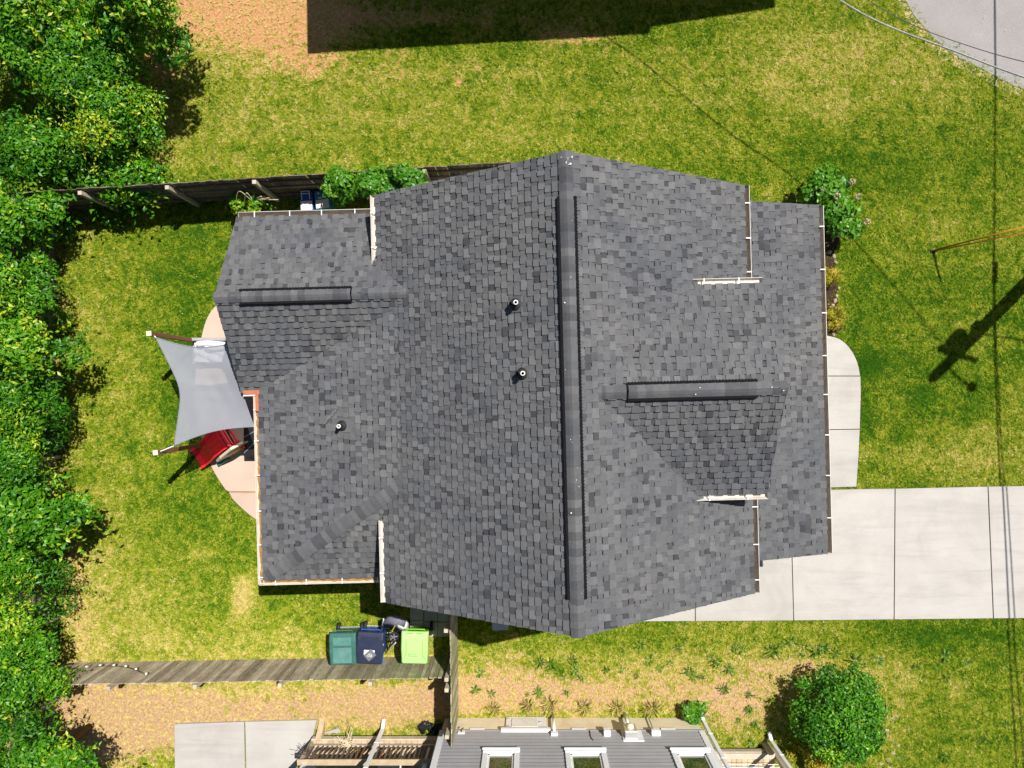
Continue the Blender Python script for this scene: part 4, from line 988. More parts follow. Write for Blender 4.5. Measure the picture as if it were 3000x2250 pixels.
obj('meter_conduit', MB().tube([(x - .02, FY + .12, 0), (x - .02, FY + .12, .85)], .04, 10), 'trim', mp_, True)
obj('cable', MB().tube([P(1728, 2145, .85) * 0 + Vector((P(1728, 2145, .85).x, FY + .035, .8)), (P(1728, 0, .85).x, FY + .035, 1.15), (P(1728, 0, .85).x + .04, FY + .035, 1.3)], .01, 6), 'black', nh)
# downspouts
def downspout(label, base, x1, y1, h, kick):
    o = thing('downspout', label, 'downspout', base, group='white downspouts of the neighbour house', world=True)
    b = Vector(base)
    obj('pipe', MB().bar((b.x, b.y, .22), (b.x, b.y, h), .09, .07, up=(0, 1, 0)), 'trim', o, bev=.01)
    obj('elbow', MB().bar((b.x, b.y - .01, .26), (b.x + kick[0], b.y + kick[1], .07), .09, .07), 'trim', o, bev=.01)
    for z in (1., 2.2): obj('strap', MB().box((b.x, b.y, z), (.10, .085, .03)), 'white', o)
q = P(1124, 2118, .1); downspout('white downspout standing at the front of the wooden deck', (q.x, q.y - .1, 0), 0, 0, 3.5, (.0, .17))
downspout('white downspout at the right corner of the grey sided house', (X1 + .12, FY + .03, 0), 0, 0, 5.5, (-.01, .2))
q = P(2262, 2175, .3); downspout('white downspout at the far right end of the wooden deck', (q.x, q.y, 0), 0, 0, 3.5, (0., .15))

# left deck
DZ = .42; DY = -8.82
dk = thing('wooden_deck', 'wooden deck with railing left of the grey sided house', 'deck', (-3.9, DY, 0), world=True)
xa, xb = -5.52, -2.28
obj('rim_board', MB().box(((xa + xb) / 2, DY + .02, DZ - .10), (xb - xa, .04, .16)), 'railwood', dk)
x = xa
while x < xb - .05:
    obj('deck_board', MB().box((x + .07, DY - 1.55, DZ - .01), (.135, 3.1, .03)), 'pinefresh', dk); x += .142
rl = obj('top_rail', MB().box(((xa + xb) / 2, DY - .06, DZ + .95), (xb - xa + .1, .14, .038)), 'pinefresh', dk)
obj('bottom_rail', MB().box(((xa + xb) / 2, DY - .06, DZ + .12), (xb - xa, .04, .08)), 'railwood', dk)
bm = MB().box((0, 0, .5), (.036, .036, .84)).mesh('baluster'); x = xa + .12
while x < xb - .05:
    o = link('baluster', bm, 'darkwood', dk, loc=(x, DY - .06, DZ + .0)); o.matrix_parent_inverse = pinv[dk.name]; x += .118
for x in (xa + .02, xb - .04): obj('post', MB().box((x, DY - .06, DZ / 2 + .45), (.09, .09, DZ + .98)), 'railwood', dk)
obj('stair_panel', MB().add([(-5.42, -8.45, 0), (-5.28, -8.45, 0), (-5.28, -8.80, DZ + .0), (-5.42, -8.80, DZ + .0), (-5.42, -8.84, 0), (-5.28, -8.84, 0)], [(0, 1, 2, 3), (0, 3, 4), (1, 5, 2), (0, 4, 5, 1)]), 'pinefresh', dk)
obj('under_deck', MB().box(((xa + xb) / 2, DY - 1.6, .1), (xb - xa - .1, 3.0, .12)), 'mulch', dk)
pr = obj('porch_roof', MB().box((-3.45, -10.25, 3.62), (2.4, 4.2, .12)), 'cap', dk)
for x in (-5.4, -2.5): obj('roof_post', MB().box((x, -8.95, 1.9), (.1, .1, 3.4)), 'trim', dk)
st = tag(obj('concrete_splash_block', MB().add([(*P(943, 2147)[:2], 0), (*P(993, 2129)[:2], 0), (*P(1001, 2143)[:2], 0), (*P(943, 2147)[:2], .05), (*P(993, 2129)[:2], .08), (*P(1001, 2143)[:2], .06)], [(3, 4, 5)[::-1], (0, 1, 4, 3), (1, 2, 5, 4), (2, 0, 3, 5)]), 'concrete'), 'grey triangular concrete block on the soil before the deck', 'concrete block')
# plastic chair, pot and stool on the deck
q = P(1140, 2247, 1.15); ch = thing('plastic_chair', 'white slatted plastic chair behind the deck railing', 'chair', (q.x, q.y + .02, DZ))
obj('seat', MB().box((0, -.22, .42), (.46, .44, .03)), 'white', ch, bev=.01)
for k in range(6): link('back_slat', MB().bar((-.19 + k * .076, 0, .45), (-.19 + k * .076, .06, .84), .055, .014, up=(0, 1, 0)).mesh('back_slat'), 'white', ch)
obj('top_bar', MB().box((0, .065, .85), (.48, .04, .06)), 'white', ch, bev=.012)
for sx in (-1, 1):
    obj('armrest', MB().box((sx * .25, -.2, .64), (.06, .44, .03)), 'white', ch, bev=.01)
    for y in (-.42, .0): obj('leg', MB().bar((sx * .24, y, 0), (sx * .23, y, .63), .045, .045), 'white', ch)
q = P(1117, 2240, 1.0); stl = thing('wooden_stool', 'round orange-brown wooden stool beside the white chair', 'stool', (q.x, -9.05, DZ))
obj('seat', MB().lathe([(.001, .40), (.13, .40), (.14, .425), (.13, .45), (.001, .45)], (0, 0, 0), 16), 'terracotta', stl, True)
for k in range(3):
    a = k * 2.094; obj('leg', MB().bar((.09 * math.cos(a), .09 * math.sin(a), .4), (.13 * math.cos(a), .13 * math.sin(a), 0), .03, .03), 'darkwood', stl)
q = P(1040, 2240, .8); pt = thing('flower_pot', 'clay flower pot with dry plant on the deck', 'pot', (q.x, -9.1, DZ))
obj('pot', MB().lathe([(.08, 0), (.12, .2), (.135, .2), (.135, .25), (.115, .25), (.1, .2), (.001, .2)], (0, 0, 0), 16), 'terracotta', pt, True)
link('plant', DM[0], None, pt, loc=(0, 0, .2))
q = P(905, 2245, .7); bx = thing('storage_box', 'pale storage box at the left end of the deck', 'box', (q.x, q.y, 0))
obj('box', MB().box((0, 0, .35), (.32, .3, .62)), 'linen', bx, bev=.02); obj('lid', MB().box((0, 0, .68), (.35, .33, .05)), 'white', bx, bev=.02)
# dry creeper on the rail end, clump of junk by the fence
def drybush(name, label, cat, c, r, n, m='bark'):
    o = thing(name, label, cat, c, world=True)
    mb = MB(); c = Vector(c)
    for i in range(n):
        a = c + Vector((random.gauss(0, r * .4), random.gauss(0, r * .4), random.uniform(0, r * .5))); b = a + Vector((random.gauss(0, r), random.gauss(0, r), random.uniform(0, r * .8)))
        mb.tube([a, a.lerp(b, .5) + Vector((0, 0, r * .2)), b], .006, 4)
    obj('twigs', mb, m, o); return o
drybush('dry_creeper', 'dry brown creeper hanging on the left end of the deck rail', 'creeper', (-5.45, -8.85, 1.0), .16, 46)
drybush('wilted_plant', 'wilted straw coloured plant leaning on the deck balusters', 'plant', (-4.55, -8.78, .55), .14, 50, 'creamp')
tb = thing('trash_bag', 'crumpled black and clear plastic bag beside the fence shadow', 'bag', P(1265, 2125), world=True)
mb = MB()
for i in range(14):
    q = P(1265 + random.uniform(-30, 30), 2128 + random.uniform(-10, 10)); mb.box((q.x, q.y, random.uniform(.03, .12)), (.2, .16, .1), M=Matrix.Rotation(random.uniform(0, 3), 3, (random.random(), random.random(), random.random())))
obj('bag', mb, 'black', tb, bev=.02); drybush('dry_twigs', 'bundle of dry twigs on the black bag by the deck', 'twigs', P(1240, 2128), .12, 24)
# right deck
d2 = thing('wooden_deck', 'small wooden deck right of the grey sided house with thin cables', 'deck', (5.3, -9, 0), world=True)
ya = P(0, 2205, .35).y; xr = P(2268, 2205, .35).x
obj('rim_board', MB().box(((X1 + .2 + xr) / 2, ya + .02, .30), (xr - X1 - .2, .04, .15)), 'railwood', d2)
obj('edge_board', MB().box(((X1 + .2 + xr) / 2, ya - .06, .40), (xr - X1 - .2, .14, .035)), 'railwood', d2)
x = X1 + .25
while x < xr: obj('deck_board', MB().box((x + .065, ya - 1.64, .37), (.13, 3., .03)), 'pinefresh', d2); x += .138
obj('under_deck', MB().box(((X1 + xr) / 2 + .1, ya - 1.5, .1), (xr - X1 - .3, 2.9, .12)), 'mulch', d2)
q = P(2240, 2178, .1); obj('end_board', MB().bar((q.x + .02, q.y - .02, 0), (q.x + .02, q.y - .02, .62), .16, .05, up=(0, 1, 0)), 'railwood', d2)
for z in (.75, .88, 1.02): obj('cable', MB().tube([(X1 + .1, ya - .1, z), (xr + .1, ya - .1, z)], .005, 5), 'steel', d2)
obj('cable_post', MB().box((xr + .06, ya - .1, .6), (.09, .09, 1.1)), 'railwood', d2)

# ------------------------------------------------------------------ bins
def bin_(label, px, py, m, lidm, panelm, rz, extra):
    zt = 1.0; q = P(px, py, zt); o = thing('wheelie_bin', label, 'bin', (q.x, q.y, 0), rz, 'wheeled bins by the grey fence')
    o.scale = (1, 1, .93)
    # local: lid front towards -y, handle and wheels towards +y
    w0, d0, w1, d1 = .24, .22, .30, .36
    vs = [(-w0, -d0 + .02, .06), (w0, -d0 + .02, .06), (w0, d0, .06), (-w0, d0, .06), (-w1, -d1, 1.0), (w1, -d1, 1.0), (w1, d1, 1.0), (-w1, d1, 1.0)]
    obj('body', MB().add(vs, [(3, 2, 1, 0), (0, 1, 5, 4), (1, 2, 6, 5), (2, 3, 7, 6), (3, 0, 4, 7), (4, 5, 6, 7)]), m, o, bev=.03)
    obj('rim', MB().box((0, 0, 1.0), (.65, .76, .05)), m, o, bev=.015)
    # shaped lid: crowned slab, tapering to the front
    lw = .33; pr = [(-.39, 1.045), (-.36, 1.075), (-.05, 1.095), (.22, 1.09), (.34, 1.07), (.39, 1.04)]; vs = []
    for y, z in pr:
        t = 1. if y > -.3 else .93; vs += [(-lw * t, y, z - .035), (-lw * t * .92, y, z), (lw * t * .92, y, z), (lw * t, y, z - .035)]
    fs = [(4 * i + k, 4 * i + 4 + k, 4 * i + 5 + k, 4 * i + 1 + k) for i in range(5) for k in range(3)] + [(0, 1, 2, 3), (23, 22, 21, 20)]
    fs = [tuple(reversed(f)) for f in fs]
    vs2 = [(x, y, z - .04) for x, y, z in vs]
    ld = obj('lid', MB().add(vs, fs).add(vs2, [tuple(reversed(f)) for f in fs]), lidm, o)
    sd_ = ld.modifiers.new('s', 'BEVEL'); sd_.width = .012; sd_.segments = 2
    extra(ld, o)
    for sx in (-1, 1):
        wm = MB().lathe([(.03, -.03), (.125, -.03), (.13, 0), (.125, .03), (.03, .03)], (sx * .30, .27, .13), 18, M=Matrix.Rotation(math.pi / 2, 3, 'Y'))
        wl = obj('wheel', wm, 'rubber', o, True); obj('hub', MB().lathe([(.001, -.032), (.05, -.032), (.05, .032), (.001, .032)], (sx * .30, .27, .13), 12, M=Matrix.Rotation(math.pi / 2, 3, 'Y')), 'fabric_grey', wl)
    obj('axle', MB().tube([(-.3, .27, .13), (.3, .27, .13)], .014, 8), 'steel', o)
    obj('handle', MB().tube([(-.24, .36, 1.0), (-.24, .45, 1.03), (.24, .45, 1.03), (.24, .36, 1.0)], .016, 8), m, o)
    return o
def panels(panelm, th=.006):
    def f(ld, o):
        obj('lid_panel', MB().box((0, -.14, 1.094), (.46, .38, th * 2), M=Matrix.Rotation(.05, 3, 'X')), panelm, ld, bev=.004)
        obj('lid_panel', MB().box((0, .2, 1.094), (.44, .2, th * 2)), panelm, ld, bev=.004)
    return f
def blue_extra(ld, o):
    panels('bin_navy')(ld, o)
    # small card label lying turned on the lid
    c = Vector((.02, -.15, 1.108)); obj('sticker', MB().box(c + Vector((-.02, .06, -.002)), (.26, .12, .003)), 'whitepaper', ld)
    obj('card', MB().box(c, (.24, .2, .004), .75), 'graypaper', ld)
    mk = MB()
    for a, b_, l in ((-.06, .03, .1), (-.03, .0, .13), (.0, -.03, .09), (.04, -.05, .05)):
        mk.box(c + Matrix.Rotation(.75, 3, 'Z') @ Vector((a * .3, b_, .003)), (l, .008, .002), .75)
    obj('print', mk, 'whitepaper', ld)
    obj('latch_tape', MB().box((.30, -.02, 1.062), (.03, .3, .006), -.12), 'trim', ld)
def lime_extra(ld, o):
    rg = MB()
    for sx in (-1, 1):
        rg.bar((sx * .2, .18, 1.094), (sx * .2, -.16, 1.092), .012, .012).bar((sx * .2, -.16, 1.092), (sx * .26, -.26, 1.082), .012, .012)
        rg.bar((sx * .26, -.12, 1.086), (sx * .29, -.15, 1.08), .012, .012)
        rg.box((sx * .12, .36, 1.078), (.14, .02, .01))
    obj('lid_rib', rg, 'lime', ld)
    # moulded print: mark and two lines of text on the lid
    ink = MB(); c = Vector((-.02, -.16, 1.098))
    ink.box(c + Vector((-.11, -.005, 0)), (.012, .06, .002)).box(c + Vector((-.09, -.03, 0)), (.04, .01, .002)).box(c + Vector((-.09, .02, 0)), (.03, .01, .002))
    for k, l in enumerate((.03, .02, .035)): ink.box(c + Vector((-.04 + k * .05, .012, 0)), (l, .012, .002))
    for k in range(5): ink.box(c + Vector((-.06 + k * .034, -.028 - .002 * k, 0)), (.026, .012, .002))
    obj('print', ink, 'bin_green', ld)
bin_('dark green wheelie bin with a green panelled lid, leftmost of three', 1003, 1903, 'bin_green', 'bin_green', 'bin_green_panel', .02, panels('bin_green_panel'))
bin_('blue wheelie bin with a navy lid and a grey card on it', 1083, 1900, 'bin_blue', 'bin_navy', 'bin_navy', -.05, blue_extra)
bin_('lime green wheelie bin with a pale lime lid beside the stroller', 1214, 1899, 'lime', 'lime_lid', 'lime_lid', -.02, lime_extra)

# stroller
q = P(1160, 1858, .6); sr = thing('folded_stroller', 'folded grey stroller with black wheel leaning between blue and lime bins', 'stroller', (q.x, q.y, 0))
def sp(px, py, z): return P(px, py, z) - Vector((q.x, q.y, 0))
cv = MB(); sec = []
arcs = [(1128, 1810, .75), (1150, 1800, .95), (1172, 1806, 1.0), (1192, 1815, .9), (1200, 1832, .7)]
lo_ = [(1122, 1838, .6), (1145, 1836, .7), (1165, 1845, .75), (1182, 1852, .7), (1196, 1855, .55)]
top = [sp(*a) for a in arcs]; bot = [sp(*a) for a in lo_]; mid = [(a + b) / 2 + Vector((0, 0, .12)) for a, b in zip(top, bot)]
vs = top + mid + bot
cv.add(vs, [(i + 1, i, 5 + i, 6 + i) for i in range(3)] + [(6 + i, 5 + i, 10 + i, 11 + i) for i in range(2)])
so1 = obj('canopy', cv, 'fabric_grey', sr, True); so1.modifiers.new('t', 'SOLIDIFY').thickness = .02
cv2 = MB().add([top[3], top[4], mid[3], mid[4], bot[2], bot[3], bot[4], mid[2]], [(1, 0, 2, 3), (3, 2, 5, 6), (2, 7, 4, 5)])
so2 = obj('seat_fabric', cv2, 'fabric_light', sr, True); so2.modifiers.new('t', 'SOLIDIFY').thickness = .03
mb = MB()
for pts in (((1128, 1810, .75), (1120, 1835, .7), (1124, 1860, .5), (1135, 1900, .05)), ((1150, 1802, .95), (1140, 1850, .6), (1128, 1908, .06)), ((1200, 1835, .7), (1190, 1855, .5), (1160, 1880, .3), (1130, 1912, .05)), ((1168, 1838, .85), (1150, 1868, .55), (1133, 1912, .05)), ((1122, 1838, .6), (1160, 1850, .5), (1196, 1855, .5))):
    mb.tube([sp(*p_) for p_ in pts], .014, 6)
obj('frame', mb, 'black', sr)
obj('frame_tube', MB().tube([sp(1160, 1882, .42), sp(1142, 1900, .25), sp(1130, 1914, .06)], .022, 8).tube([sp(1124, 1812, .8), sp(1118, 1850, .6)], .02, 8), 'alu', sr, True)
Mw = Matrix.Rotation(.35, 3, 'X') @ Matrix.Rotation(.3, 3, 'Y'); wc = sp(1153, 1866, .72)
wl = obj('wheel', MB().lathe([(.10, -.02), (.135, -.02), (.14, 0), (.135, .02), (.10, .02), (.10, -.02)], wc, 20, M=Mw), 'rubber', sr, True)
sk_ = MB()
for k in range(5): a = k * 1.2566; sk_.bar(wc, wc + Mw @ Vector((.11 * math.cos(a), .11 * math.sin(a), 0)), .03, .02)
obj('spoke', sk_, 'fabric_grey', wl)
wc2 = sp(1192, 1846, .3); obj('wheel', MB().lathe([(.02, -.02), (.10, -.02), (.11, 0), (.10, .02), (.02, .02)], wc2, 16, M=Matrix.Rotation(1.3, 3, 'Y')), 'rubber', sr, True)
obj('strap', MB().tube([sp(1158, 1832, .88), sp(1148, 1850, .8), sp(1142, 1868, .55)], .012, 5), mat('lime_strap', (.4, .42, .05), .8, .2), sr)

# ------------------------------------------------------------------ coolers
def cooler(label, px, py, w, d, h, m, rz, handle):
    q = P(px, py, h); o = thing('cooler', label, 'cooler', (q.x, q.y, 0), rz)
    obj('body', MB().box((0, 0, h * .44), (w, d, h * .86)), m, o, bev=.025)
    obj('lid', MB().box((0, -.0, h * .93), (w * 1.03, d * 1.02, h * .13)), m, o, bev=.02)
    obj('lid_panel', MB().box((0, -d * .24, h * 1.0), (w * .92, d * .46, .02)), 'cooler_white', o, bev=.006)
    if handle:
        hm = MB()
        for x in (-w * .32, w * .32): hm.bar((x, d * .05, h + .03), (x, d * .45, h + .05), .02, .02)
        for y in (.45, .33): hm.bar((-w * .36, d * y, h + .05), (w * .36, d * y, h + .05), .02, .02)
        obj('handle', hm, 'cooler_white', o)
    else:
        obj('lid_grip', MB().box((w * .0, d * .1, h * 1.01), (w * .5, .03, .025)), 'cooler_white', o)
        obj('drain_cap', MB().lathe([(.03, 0), (.025, .02), (.001, .02)], (-w * .2, d * .35, h), 10), 'cooler_white', o)
cooler('blue cooler with white lid half and white handle by the fence', 897, 588, .31, .50, .55, 'cooler_blue', .05, True)
cooler('teal cooler with white lid half beside the blue one', 943, 584, .36, .46, .52, 'cooler_teal', .12, False)

# ------------------------------------------------------------------ shade sail, posts, patio things
c_ = [P(457, 989, 2.45), P(510, 1306, 2.45), P(746, 1250, 2.25), P(690, 1003, 2.30)]      # UL, LL, LR, UR
n = 22; mb = MB(); G = []
def edge_pt(a, b, t, cen, sag):
    p_ = a.lerp(b, t); return p_ + (cen - p_) * (sag * 4 * t * (1 - t))
cen = sum(c_, Vector()) / 4
for i in range(n + 1):
    t = i / n
    l_ = edge_pt(c_[0], c_[1], t, cen, .36); r_ = edge_pt(c_[3], c_[2], t, cen, .10)
    row = []
    for j in range(n + 1):
        s = j / n; tp = edge_pt(c_[0], c_[3], s, cen, .15); bt = edge_pt(c_[1], c_[2], s, cen, .10)
        # Coons patch of the four scalloped edges
        pnt = l_.lerp(r_, s) + tp.lerp(bt, t) - (c_[0].lerp(c_[3], s)).lerp(c_[1].lerp(c_[2], s), t)
        pnt.z -= .28 * 16 * s * (1 - s) * t * (1 - t) * .5 + .03 * math.sin(t * 34 + s * 5 + 2 * math.sin(s * 7)) * s * (1 - s) + .02 * math.sin(s * 22 - t * 9) * t * (1 - t)
        row.append(pnt)
    G.append(row)
mb.add([p_ for r in G for p_ in r], [(i * (n + 1) + j, (i + 1) * (n + 1) + j, (i + 1) * (n + 1) + j + 1, i * (n + 1) + j + 1) for i in range(n) for j in range(n)])
sa = thing('shade_sail', 'grey fabric shade sail stretched between house and two posts', 'shade sail', (cen.x, cen.y, 0), world=True)
mm = MT['sail']; t_s = mm.node_tree; o_s = [q_ for q_ in t_s.nodes if q_.type == 'OUTPUT_MATERIAL'][0]; b_s = [q_ for q_ in t_s.nodes if q_.type == 'BSDF_PRINCIPLED'][0]
tp_s = N(t_s, 'ShaderNodeBsdfTransparent'); mx_s = N(t_s, 'ShaderNodeMixShader'); mx_s.inputs[0].default_value = .13      # open weave, per face
L(t_s, b_s.outputs[0], mx_s.inputs[1]); L(t_s, tp_s.outputs[0], mx_s.inputs[2]); L(t_s, mx_s.outputs[0], o_s.inputs[0])
cl = obj('canopy', mb, 'sail', sa, True); 
hem = MB(); hem.tube(G[0], .012, 5); hem.tube(G[-1], .012, 5); hem.tube([r[0] for r in G], .012, 5); obj('hem', hem, 'sail', sa, True)
def sail_post(label, px, py, z, lean):
    t_ = P(px, py, z); o = thing('sail_post', label, 'post', (t_.x, t_.y, 0), group='shade sail posts', world=True)
    obj('post', MB().bar((t_.x, t_.y, 0), t_, .095, .095), 'redwood', o, bev=.006); obj('cap', MB().box(t_ + Vector((0, 0, .012)), (.11, .11, .025), .1), 'creamp', o, bev=.004)
    return t_
t1 = sail_post('reddish wooden post at the upper corner of the shade sail', 437, 977, 2.6, 0)
t2 = sail_post('reddish wooden post at the lower corner of the shade sail', 456, 1326, 2.6, 0)
obj('rope', MB().tube([t1 - Vector((0, 0, .12)), c_[0]], .012, 6).tube([t2 - Vector((0, 0, .12)), c_[1]], .012, 6).tube([c_[2], c_[2] + Vector((.9, .0, .0))], .01, 6).tube([c_[3], c_[3] + Vector((.6, 0, 0))], .01, 6), 'linen', sa)
# daybed with white covers
q = P(618, 1030, .45); dbd = thing('daybed', 'grey patio daybed with rumpled white covers under the sail edge', 'daybed', (q.x, q.y, 0))
obj('frame', MB().box((0, 0, .2), (1.0, .62, .36)), 'sofa', dbd, bev=.02); obj('back', MB().box((0, .30, .42), (1.02, .08, .40)), 'sofa', dbd, bev=.02)
cu = MB(); nn = 24; vs = []
for i in range(nn + 1):
    for j in range(13):
        x = -.40 + .85 * i / nn; y = -.27 + .50 * j / 12; zz = .45 + .05 * math.sin(x * 19 + y * 9) * math.cos(y * 15 - x * 5) + .04 * math.sin(y * 31 + x * 11) + random.uniform(0, .008)
        vs.append((x, y, zz))
cu.add(vs, [(i * 13 + j, (i + 1) * 13 + j, (i + 1) * 13 + j + 1, i * 13 + j + 1) for i in range(nn) for j in range(12)])
obj('cover', cu, 'linen', dbd, True)
obj('pillow', MB().tube(catmull([(-.3, .18, .56), (0, .2, .58), (.42, .16, .55)], 5), .075, 10).tube(catmull([(-.1, .1, .56), (.15, .06, .58), (.45, .12, .54)], 5), .05, 10), 'linen', dbd, True)
# toy slide
tp_, bt_ = P(652, 1283, .92), P(579, 1345, .12)
ax = Vector((tp_.x - bt_.x, tp_.y - bt_.y, 0)); ln = ax.length; rz = math.atan2(ax.y, ax.x)
ts = thing('toy_slide', 'red children plastic slide with cream side panels under the sail', 'slide', (bt_.x, bt_.y, 0), rz)
w = .28; prof = [(-.02, .10), (.14, .12), (.34, .28), (.62, .58), (ln - .08, .86), (ln + .12, .9)]
cs = [(-w, .09), (-w + .03, .09), (-w + .05, .0), (-.08, .0), (-.07, .012), (-.06, 0), (.06, 0), (.07, .012), (.08, 0), (w - .05, 0), (w - .03, .09), (w, .09)]
vs = [(x, y, z + h) for x, z in prof for y, h in cs]; m_ = len(cs)
fs = [(i * m_ + k, (i + 1) * m_ + k, (i + 1) * m_ + k + 1, i * m_ + k + 1) for i in range(len(prof) - 1) for k in range(m_ - 1)]
ch_ = obj('chute', MB().add(vs, [tuple(reversed(f)) for f in fs]), 'red', ts); ch_.modifiers.new('t', 'SOLIDIFY').thickness = .025
hd_ = MB()
for s in (-1, 1): hd_.bar((ln + .1, s * w, .85), (ln + .14, s * w * .95, 1.15), .07, .06)
hd_.bar((ln + .14, -w, 1.15), (ln + .14, w, 1.15), .08, .07).bar((ln + .10, -w, .9), (ln + .10, w, .9), .10, .05).bar((ln + .28, -w, .95), (ln + .28, w, .95), .07, .05)
for s in (-1, 1): hd_.bar((ln + .08, s * w, .93), (ln + .34, s * w, .95), .06, .05)
obj('header', hd_, 'red', ts, bev=.015)
for s in (-1, 1):
    y = s * (w + .07)
    pl = [(ln + .36, 0), (ln + .36, .9), (ln + .1, 1.02), (ln - .35, .72), (.55, .45), (.5, 0)]
    sp_ = obj('side_panel', MB().add([(x, y - .02, z) for x, z in pl] + [(x, y + .02, z) for x, z in pl], [(0, 1, 2, 3, 4, 5), (11, 10, 9, 8, 7, 6)] + [(i, 6 + i, 6 + (i + 1) % 6, (i + 1) % 6) for i in range(6)]), 'creamp', ts, bev=.01)
    rim = MB()
    for a, b in zip(pl[1:5], pl[2:5]): rim.bar((a[0], y, a[1]), (b[0], y, b[1]), .07, .06)
    obj('panel_rim', rim, 'creamp', sp_, bev=.012)
    obj('panel_foot', MB().box((.55, y + s * .04, .13), (.3, .10, .22)).box((ln + .25, y + s * .03, .1), (.2, .09, .2)), 'tealp', sp_, bev=.02)
    obj('panel_door', MB().box((ln - .05, y + s * .025, .42), (.34, .03, .5)), mat('mustard_plastic', (.5, .36, .1), .5, .4), sp_, bev=.02)
obj('knob', MB().lathe([(.001, -.03), (.04, -.02), (.05, 0), (.04, .02), (.001, .03)], (ln + .2, -w - .14, .62), 12), 'red', ts, True)
# door mat of boards and black deck box
q = P(702, 1278); mt2 = thing('slatted_mat', 'brown slatted wooden mat on the patio behind the red slide', 'mat', (q.x, q.y, .055))
for k in range(7): link('slat', MB().box((0, 0, .012), (.068, .44, .02)).mesh('slat'), 'darkwood' if k == 3 else 'redwood', mt2, loc=(-.24 + k * .08, 0, 0))
q = P(741, 1292, .5); dbx = thing('deck_box', 'black glossy deck box against the rear gutter line', 'box', (q.x - .0, q.y, .055))
obj('body', MB().box((0, 0, .22), (.40, .72, .44)), 'black', dbx, bev=.02); obj('lid', MB().box((0, 0, .47), (.44, .76, .06)), 'black', dbx, bev=.02)
obj('lid_rib', MB().bar((-.2, -.3, .505), (.15, .05, .505), .02, .01).bar((-.2, .1, .505), (.15, .3, .505), .02, .01), 'fabric_grey', dbx)

# ------------------------------------------------------------------ utility pole and wires (stand outside the frame, their shadows fall in it)
PB = Vector((13.9, 3.9, 0)); PH = 9.5
po = thing('utility_pole', 'wooden utility pole right of the frame, its shadow across the right lawn', 'pole', PB)
obj('shaft', MB().tube([(0, 0, -.2), (0, 0, 5), (0, 0, PH)], [.18, .17, .14], 12), 'pole', po, True)
obj('transformer', MB().lathe([(.001, 6.9), (.17, 6.95), (.19, 7.0), (.19, 7.6), (.16, 7.7), (.001, 7.88)], (-.21, .17, 0), 16), 'steel', po, True)
obj('bushing', MB().tube([(-.3, .22, 7.85), (-.36, .28, 8.15)], .05, 8).tube([(-.2, .15, 7.85), (-.18, .1, 8.1)], .05, 8), 'trim', po)
obj('cutout_arm', MB().bar((-.45, .15, 7.9), (.55, -.15, 7.9), .1, .12), 'pole', po)
obj('lamp_arm', MB().tube([(0, 0, 8.6), (.35, -.25, 8.75), (.62, -.5, 8.7)], .035, 8), 'steel', po); obj('lamp_head', MB().lathe([(.001, .1), (.1, .08), (.14, -.05), (.1, -.12), (.001, -.13)], (.68, -.56, 8.66), 12), 'steel', po, True)
obj('insulator', MB().lathe([(.05, 0), (.07, .06), (.05, .12), (.07, .18), (.04, .25), (.001, .26)], (0, 0, PH), 10), 'trim', po, True)
obj('secondary_bracket', MB().box((-.05, .05, 6.2), (.26, .26, .4)), 'steel', po)
def wire(label, pts, r, m, n=10):
    return tag(obj('overhead_wire', MB().tube(catmull(pts, n), r, 6), m), label, 'wire')
wire('pale twisted service cable crossing the top right corner of the lawn', [(13.9, 3.95, 8.1), (10.7, 5.5, 5.35), (8.5, 6.95, 4.15), (6.5, 8.13, 3.75), (4.1, 10.1, 3.8), (2.6, 11.3, 4.1)], .017, 'wire')
wire('thin dark cable over the road corner, right of the pale twisted cable', [(13.9, 4.0, 7.6), (11.4, 5.9, 5.0), (9.3, 7.15, 3.75), (7.1, 8.25, 3.6), (4.6, 10.4, 3.7), (3.2, 11.4, 4.1)], .009, 'dwire')
wire('telephone cable right of the frame, its shadow along the right edge', [(13.95, 30, 6.2), (14.0, 12, 5.4), (14.05, 4.0, 5.6), (14.2, -3, 5.2), (14.5, -12, 4.9), (14.8, -30, 6)], .022, 'dwire')
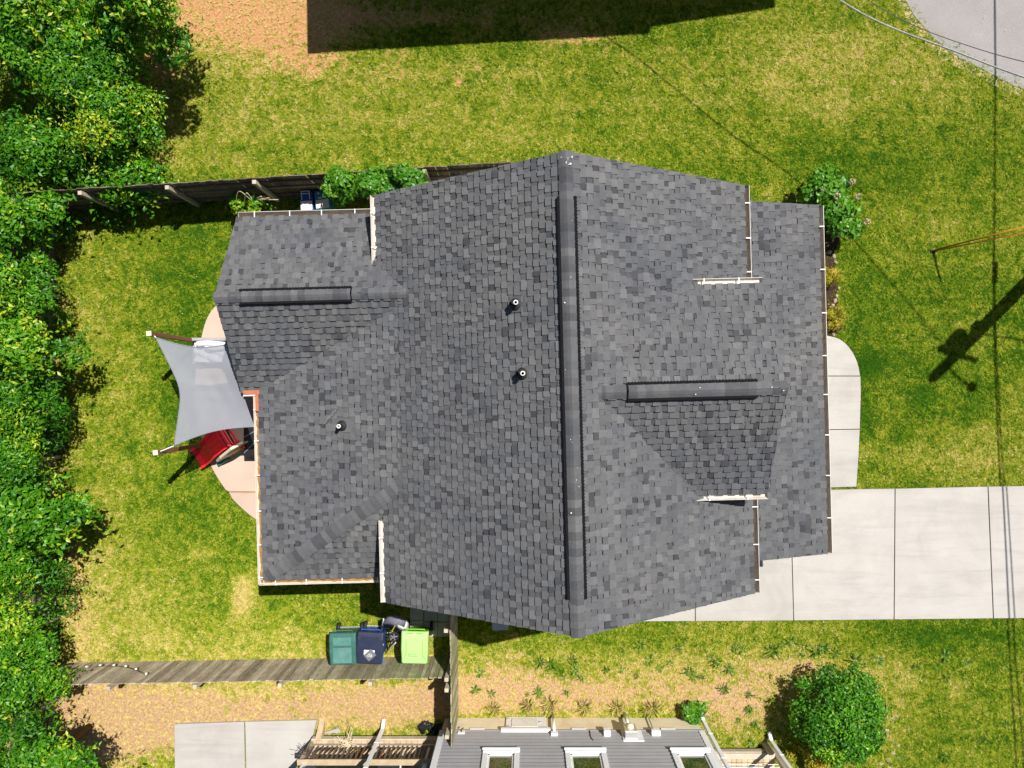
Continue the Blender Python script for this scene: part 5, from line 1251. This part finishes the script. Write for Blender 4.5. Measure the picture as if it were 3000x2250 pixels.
wire('second telephone cable right of the frame beside the first', [(13.9, 30, 6.0), (13.95, 12, 5.3), (14.05, 4.0, 5.5), (14.35, -3, 5.25), (14.75, -12, 5.0), (15, -30, 6)], .018, 'dwire')
wire('service cable leaving the utility pole towards the road on the right', [(13.9, 3.9, 6.4), (20, 2.6, 5.6), (30, 1, 6)], .02, 'dwire')
obj('splice_case', MB().tube([(14.05, 4.9, 5.55), (14.05, 5.4, 5.52)], .07, 10), 'rubber', po).matrix_parent_inverse = Matrix.Translation(-PB)
for k, (px, py) in enumerate(((2728, 737), (2732, 734))):
    a = P(px, py); b = Vector((13.9, 4.15 if k else 3.75, 8.0 if k else 7.4)); d_ = (b - a).normalized()
    gw = thing('guy_wire', 'yellow guarded guy wire anchored in the right lawn, ' + ('lower of two' if k == 0 else 'upper of two'), 'guy wire', a, world=True)
    obj('cable', MB().tube([a - d_ * .1, b], .006, 6), 'steel', gw); obj('guard', MB().tube([a + d_ * .05, a + d_ * 2.35], .019, 8), 'yellow', gw, True)
an = P(2728, 738); tag(obj('anchor_rod', MB().tube([an - Vector((.1, 0, .1)), an + Vector((.06, .0, .14))], .03, 8).box(an + Vector((.02, 0, .02)), (.12, .10, .06)), 'rubber'), 'dark anchor rod at the foot of the yellow guy guards', 'anchor')

# ------------------------------------------------------------------ house beyond the top edge (casts the big shadow)
nb = thing('north_house', 'house beyond the top edge, known from its straight-edged shadow', 'house', (2, 14, 0), world=True)
e0, e1, e2, e3 = (-4.08, 10.45), (4.72, 10.95), (4.72, 11.12), (7.96, 11.62)
up_ = (7.4, 19.0); ul = (-4.2, 18.5)
rb = MB().prism([e0, e1, e2, e3, up_, ul], 4.40, 4.55)
rb.add([(*e0, 4.55), (*e3, 4.55), (*up_, 4.55), (*ul, 4.55), (-.8, 14.6, 6.2), (4.2, 15.0, 6.2)], [(0, 1, 5, 4), (1, 2, 5), (2, 3, 4, 5), (3, 0, 4)])
obj('roof', rb, 'cap', nb); obj('wall', MB().prism([(-3.7, 10.9), (7.5, 11.9), (7.0, 18.6), (-3.8, 18.1)], 0, 4.42), 'wall', nb)
